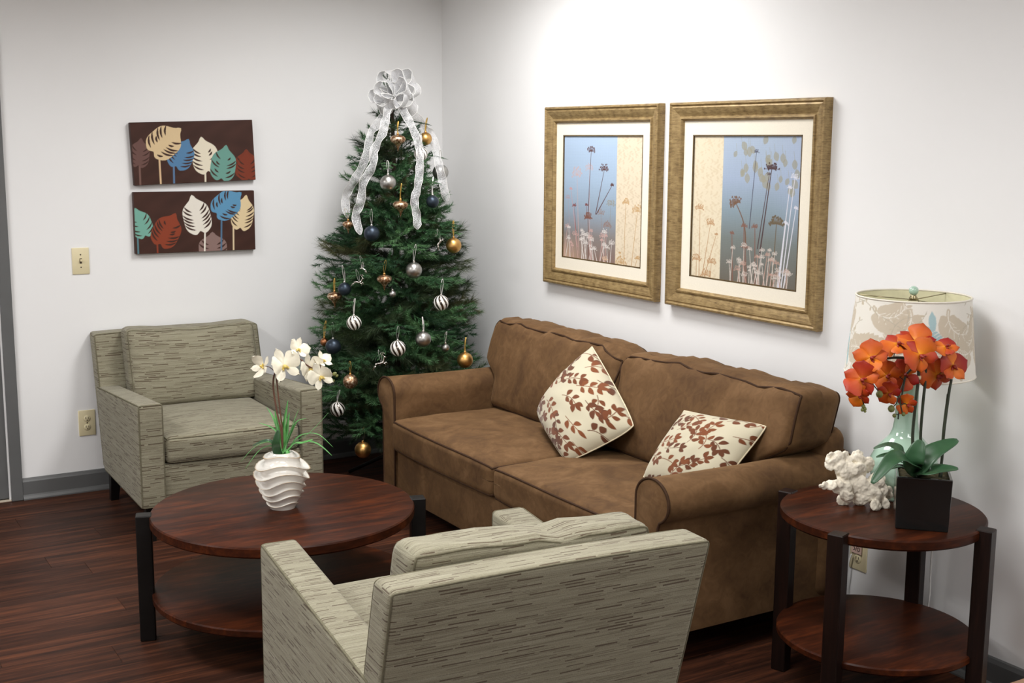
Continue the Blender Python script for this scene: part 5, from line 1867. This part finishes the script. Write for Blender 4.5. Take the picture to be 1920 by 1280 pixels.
def ornament(kind, px, py, rp, label, out=0.012, rib=None):
    pos, d = on_tree(px, py, out)
    r = rp * d / FPX
    nm = {'silver': 'ball_ornament', 'gold': 'ball_ornament', 'navy': 'ball_ornament', 'copper': 'ball_ornament', 'bronze': 'ball_ornament', 'stripe': 'swirl_ornament', 'onion': 'finial_ornament'}[kind]
    t = thing(nm, label, 'ornament', pos, hsh(px, py) * 6, G[kind])
    mat = {'silver': 'o_silver', 'gold': 'o_gold', 'navy': 'o_navy', 'copper': 'o_copper', 'bronze': 'o_bronze', 'stripe': 'o_stripe', 'onion': 'o_bronze'}[kind]
    if kind == 'onion':
        prof = [(.0006, -1.55), (.05, -1.35), (.16, -.95), (.42, -.55), (.86, -.28), (1.0, .0), (.97, .25), (.80, .46), (.45, .58), (.16, .62), (.12, .70)]
        V, F = lathe([(max(.0004, a * r), b * r) for a, b in prof], 28); top = .70
    else:
        V, F = lathe([(max(.0004, r * math.sin(a)), -r * math.cos(a)) for a in np.linspace(.01, PI - .13, 20)], 32); top = .99
    if kind == 'stripe':
        s = .0405 / r    # stripes are laid out for a 40 mm ball
    mk('ball' if kind != 'onion' else 'body', V, F, M[mat], t)
    V, F = lathe([(.001, top * r - .002), (.0058, top * r - .002), (.0058, top * r + .006), (.004, top * r + .007), (.001, top * r + .0075)], 14)
    cp = mk('cap', V, F, M['o_gold'] if kind in ('gold', 'onion', 'bronze', 'copper') else CAP, t)
    g = kind in ('gold', 'onion', 'bronze', 'copper')
    h = rib if rib else .055
    V, F = ribbon_loop(t, h, None, g)
    o = mk('ribbon', V, F, M['goldribbon'] if g else M['whiteribbon'], t, True, (0, 0, top * r + .006))
    return t


for k, (kd, x, y, r, lab) in enumerate(ORN):
    ornament(kd, x, y, r, lab, orn_out(k, r), .05 + .03 * hsh(k, 4))


def reindeer(px, py, s, flip, label, rot=0.0):
    pos, d = on_tree(px, py, .03)
    t = thing('reindeer_ornament', label, 'ornament', pos, 0, G['deer'])
    k = s * d / FPX
    basis = Matrix((SR, -tcp, UPV)).transposed().to_4x4()
    T = lambda x, z, y=0: basis @ Matrix.Rotation(rot, 4, 'Y') @ Vector((x * k * flip, y * k, z * k))
    m = MB()
    m.tube(spline([T(-.42, .0), T(-.2, .06), T(.1, .05), T(.32, .12)], 5), [.13 * k] * 5 + [.12 * k] * 5 + [.14 * k] * 5 + [.11 * k], 8)
    m.tube(spline([T(.30, .12), T(.40, .35), T(.46, .52)], 4), [.10 * k, .09 * k, .085 * k, .08 * k, .075 * k, .07 * k, .07 * k, .065 * k, .06 * k], 8)
    m.tube([T(.42, .52), T(.52, .54), T(.66, .46)], [.08 * k, .085 * k, .035 * k], 8)
    m.build('body', M['o_chrome'], t)
    for (p0, p1, p2, y) in (((.28, .05), (.55, .06), (.62, -.14), .06), ((.26, .02), (.48, -.10), (.40, -.30), -.06), ((-.38, .0), (-.62, -.16), (-.80, -.42), .06), ((-.36, -.02), (-.50, -.26), (-.74, -.50), -.06)):
        MB().tube([T(*p0, y), T(*p1, y), T(*p2, y)], [.06 * k, .04 * k, .028 * k], 6).build('leg', M['o_chrome'], t)
    for y in (.05, -.05):
        a = MB(); a.tube(spline([T(.44, .58, y), T(.36, .78, y * 2), T(.44, .98, y * 3)], 4), .022 * k, 5)
        a.tube([T(.37, .76, y * 2), T(.22, .88, y * 3)], .018 * k, 5); a.tube([T(.40, .86, y * 2.5), T(.56, .92, y * 3)], .016 * k, 5)
        a.build('antler', M['o_chrome'], t)
    V, F = ribbon_loop(t, .06, None, False)
    mk('ribbon', V, F, M['whiteribbon'], t, True, T(.1, .08))


for dr_ in DEER: reindeer(*dr_)


# sheer bow with streamers
bow = thing('ribbon_bow', 'sheer silver ribbon bow with four long streamers on top of the tree', 'bow', BO)


def strip(pts, w, side, name, parent, org, wave=.006, ph=0.0):
    P_ = spline(pts, 8); V = []; e0 = []; e1 = []
    m = len(P_)
    for i, p_ in enumerate(P_):
        d_ = (P_[min(i + 1, m - 1)] - P_[max(i - 1, 0)]).normalized()
        s_ = Vector(side) - d_ * Vector(side).dot(d_); s_.normalize(); n_ = s_.cross(d_)
        tw = .55 * math.sin(i * .55 + ph); s2 = s_ * math.cos(tw) + n_ * math.sin(tw)
        ww = w * (1 if i < m - 3 else (.75, .4, .1)[i - (m - 3)])
        for q in range(5):
            a = -1 + q / 2
            V.append(p_ + s2 * (ww * .5 * a) + n_ * (wave * math.sin(i * .9 + ph) * (a * a) + .004 * math.sin(3 * a + i * .5)) - Vector(org))
        e0.append(V[-5]); e1.append(V[-1])
    o = mk(name, V, grid_faces(5, m), M['sheer'], parent)
    MB().tube(e0, .0011, 4).tube(e1, .0011, 4).build('wire_edge', M['ribbonedge'], o)
    return o


for (pts, w, out, ph), pp in zip(STR, STP):
    strip(pp, w, SR, 'streamer', bow, BO, .005, ph)
for k, (dx, dy, l, w, dz) in enumerate(((-32, -2, .085, .07, 0), (-24, 16, .08, .07, -.03), (-16, -32, .085, .07, .01), (8, -28, .085, .075, -.03), (30, -10, .09, .075, 0), (26, 16, .085, .07, -.03),
                                        (14, 8, .06, .07, -.06), (-10, 10, .06, .07, -.06), (2, -18, .07, .07, .0), (22, -28, .07, .07, .02), (-22, -16, .07, .07, -.04), (16, -14, .06, .07, -.06))):
    ctr = at(741, 184, BD + dz * .5); tip = at(741 + dx, 180 + dy, BD + dz)
    ax = tip - ctr; ax.normalize(); L = (tip - ctr).length * 1.25
    pn = ax.cross(tcp).normalized()
    pts = [ctr, ctr + ax * L * .5 + pn * .034, ctr + ax * L * .95 + pn * .032, ctr + ax * L * 1.12, ctr + ax * L * .95 - pn * .032, ctr + ax * L * .5 - pn * .032, ctr]
    P_ = spline(pts, 6); V = []
    sd_ = (tcp * .75 + UPV * (.4 if k % 2 else -.3)).normalized()
    for i, p_ in enumerate(P_):
        tt = i / (len(P_) - 1); ww = w * (.35 + .65 * math.sin(PI * tt) ** .5)
        for q in range(5):
            a = -1 + q / 2; V.append(p_ + sd_ * (ww * .5 * a) + pn * (.003 * math.sin(5 * a + i)) - BO)
    lp = mk('loop', V, grid_faces(5, len(P_)), M['bowsheer'], bow)
    MB().tube([V[i * 5] for i in range(len(P_))], .0011, 4).tube([V[i * 5 + 4] for i in range(len(P_))], .0011, 4).build('wire_edge', M['ribbonedge'], lp)

# tan card box corner on the floor by the wall
bp_ = atz(1909, 1275, .104)
t = thing('card_box', 'low tan box on the floor by the wall past the end table', 'box', (-.125, bp_.y - .15, 0))
MB().box(-.09, .09, -.15, .15, 0, .10, .003, 1).build('body', M['tanbox'], t, False)
MB().box(-.091, .091, -.151, .151, .098, .104, .001, 1).build('lid', M['tanbox'], t, False)
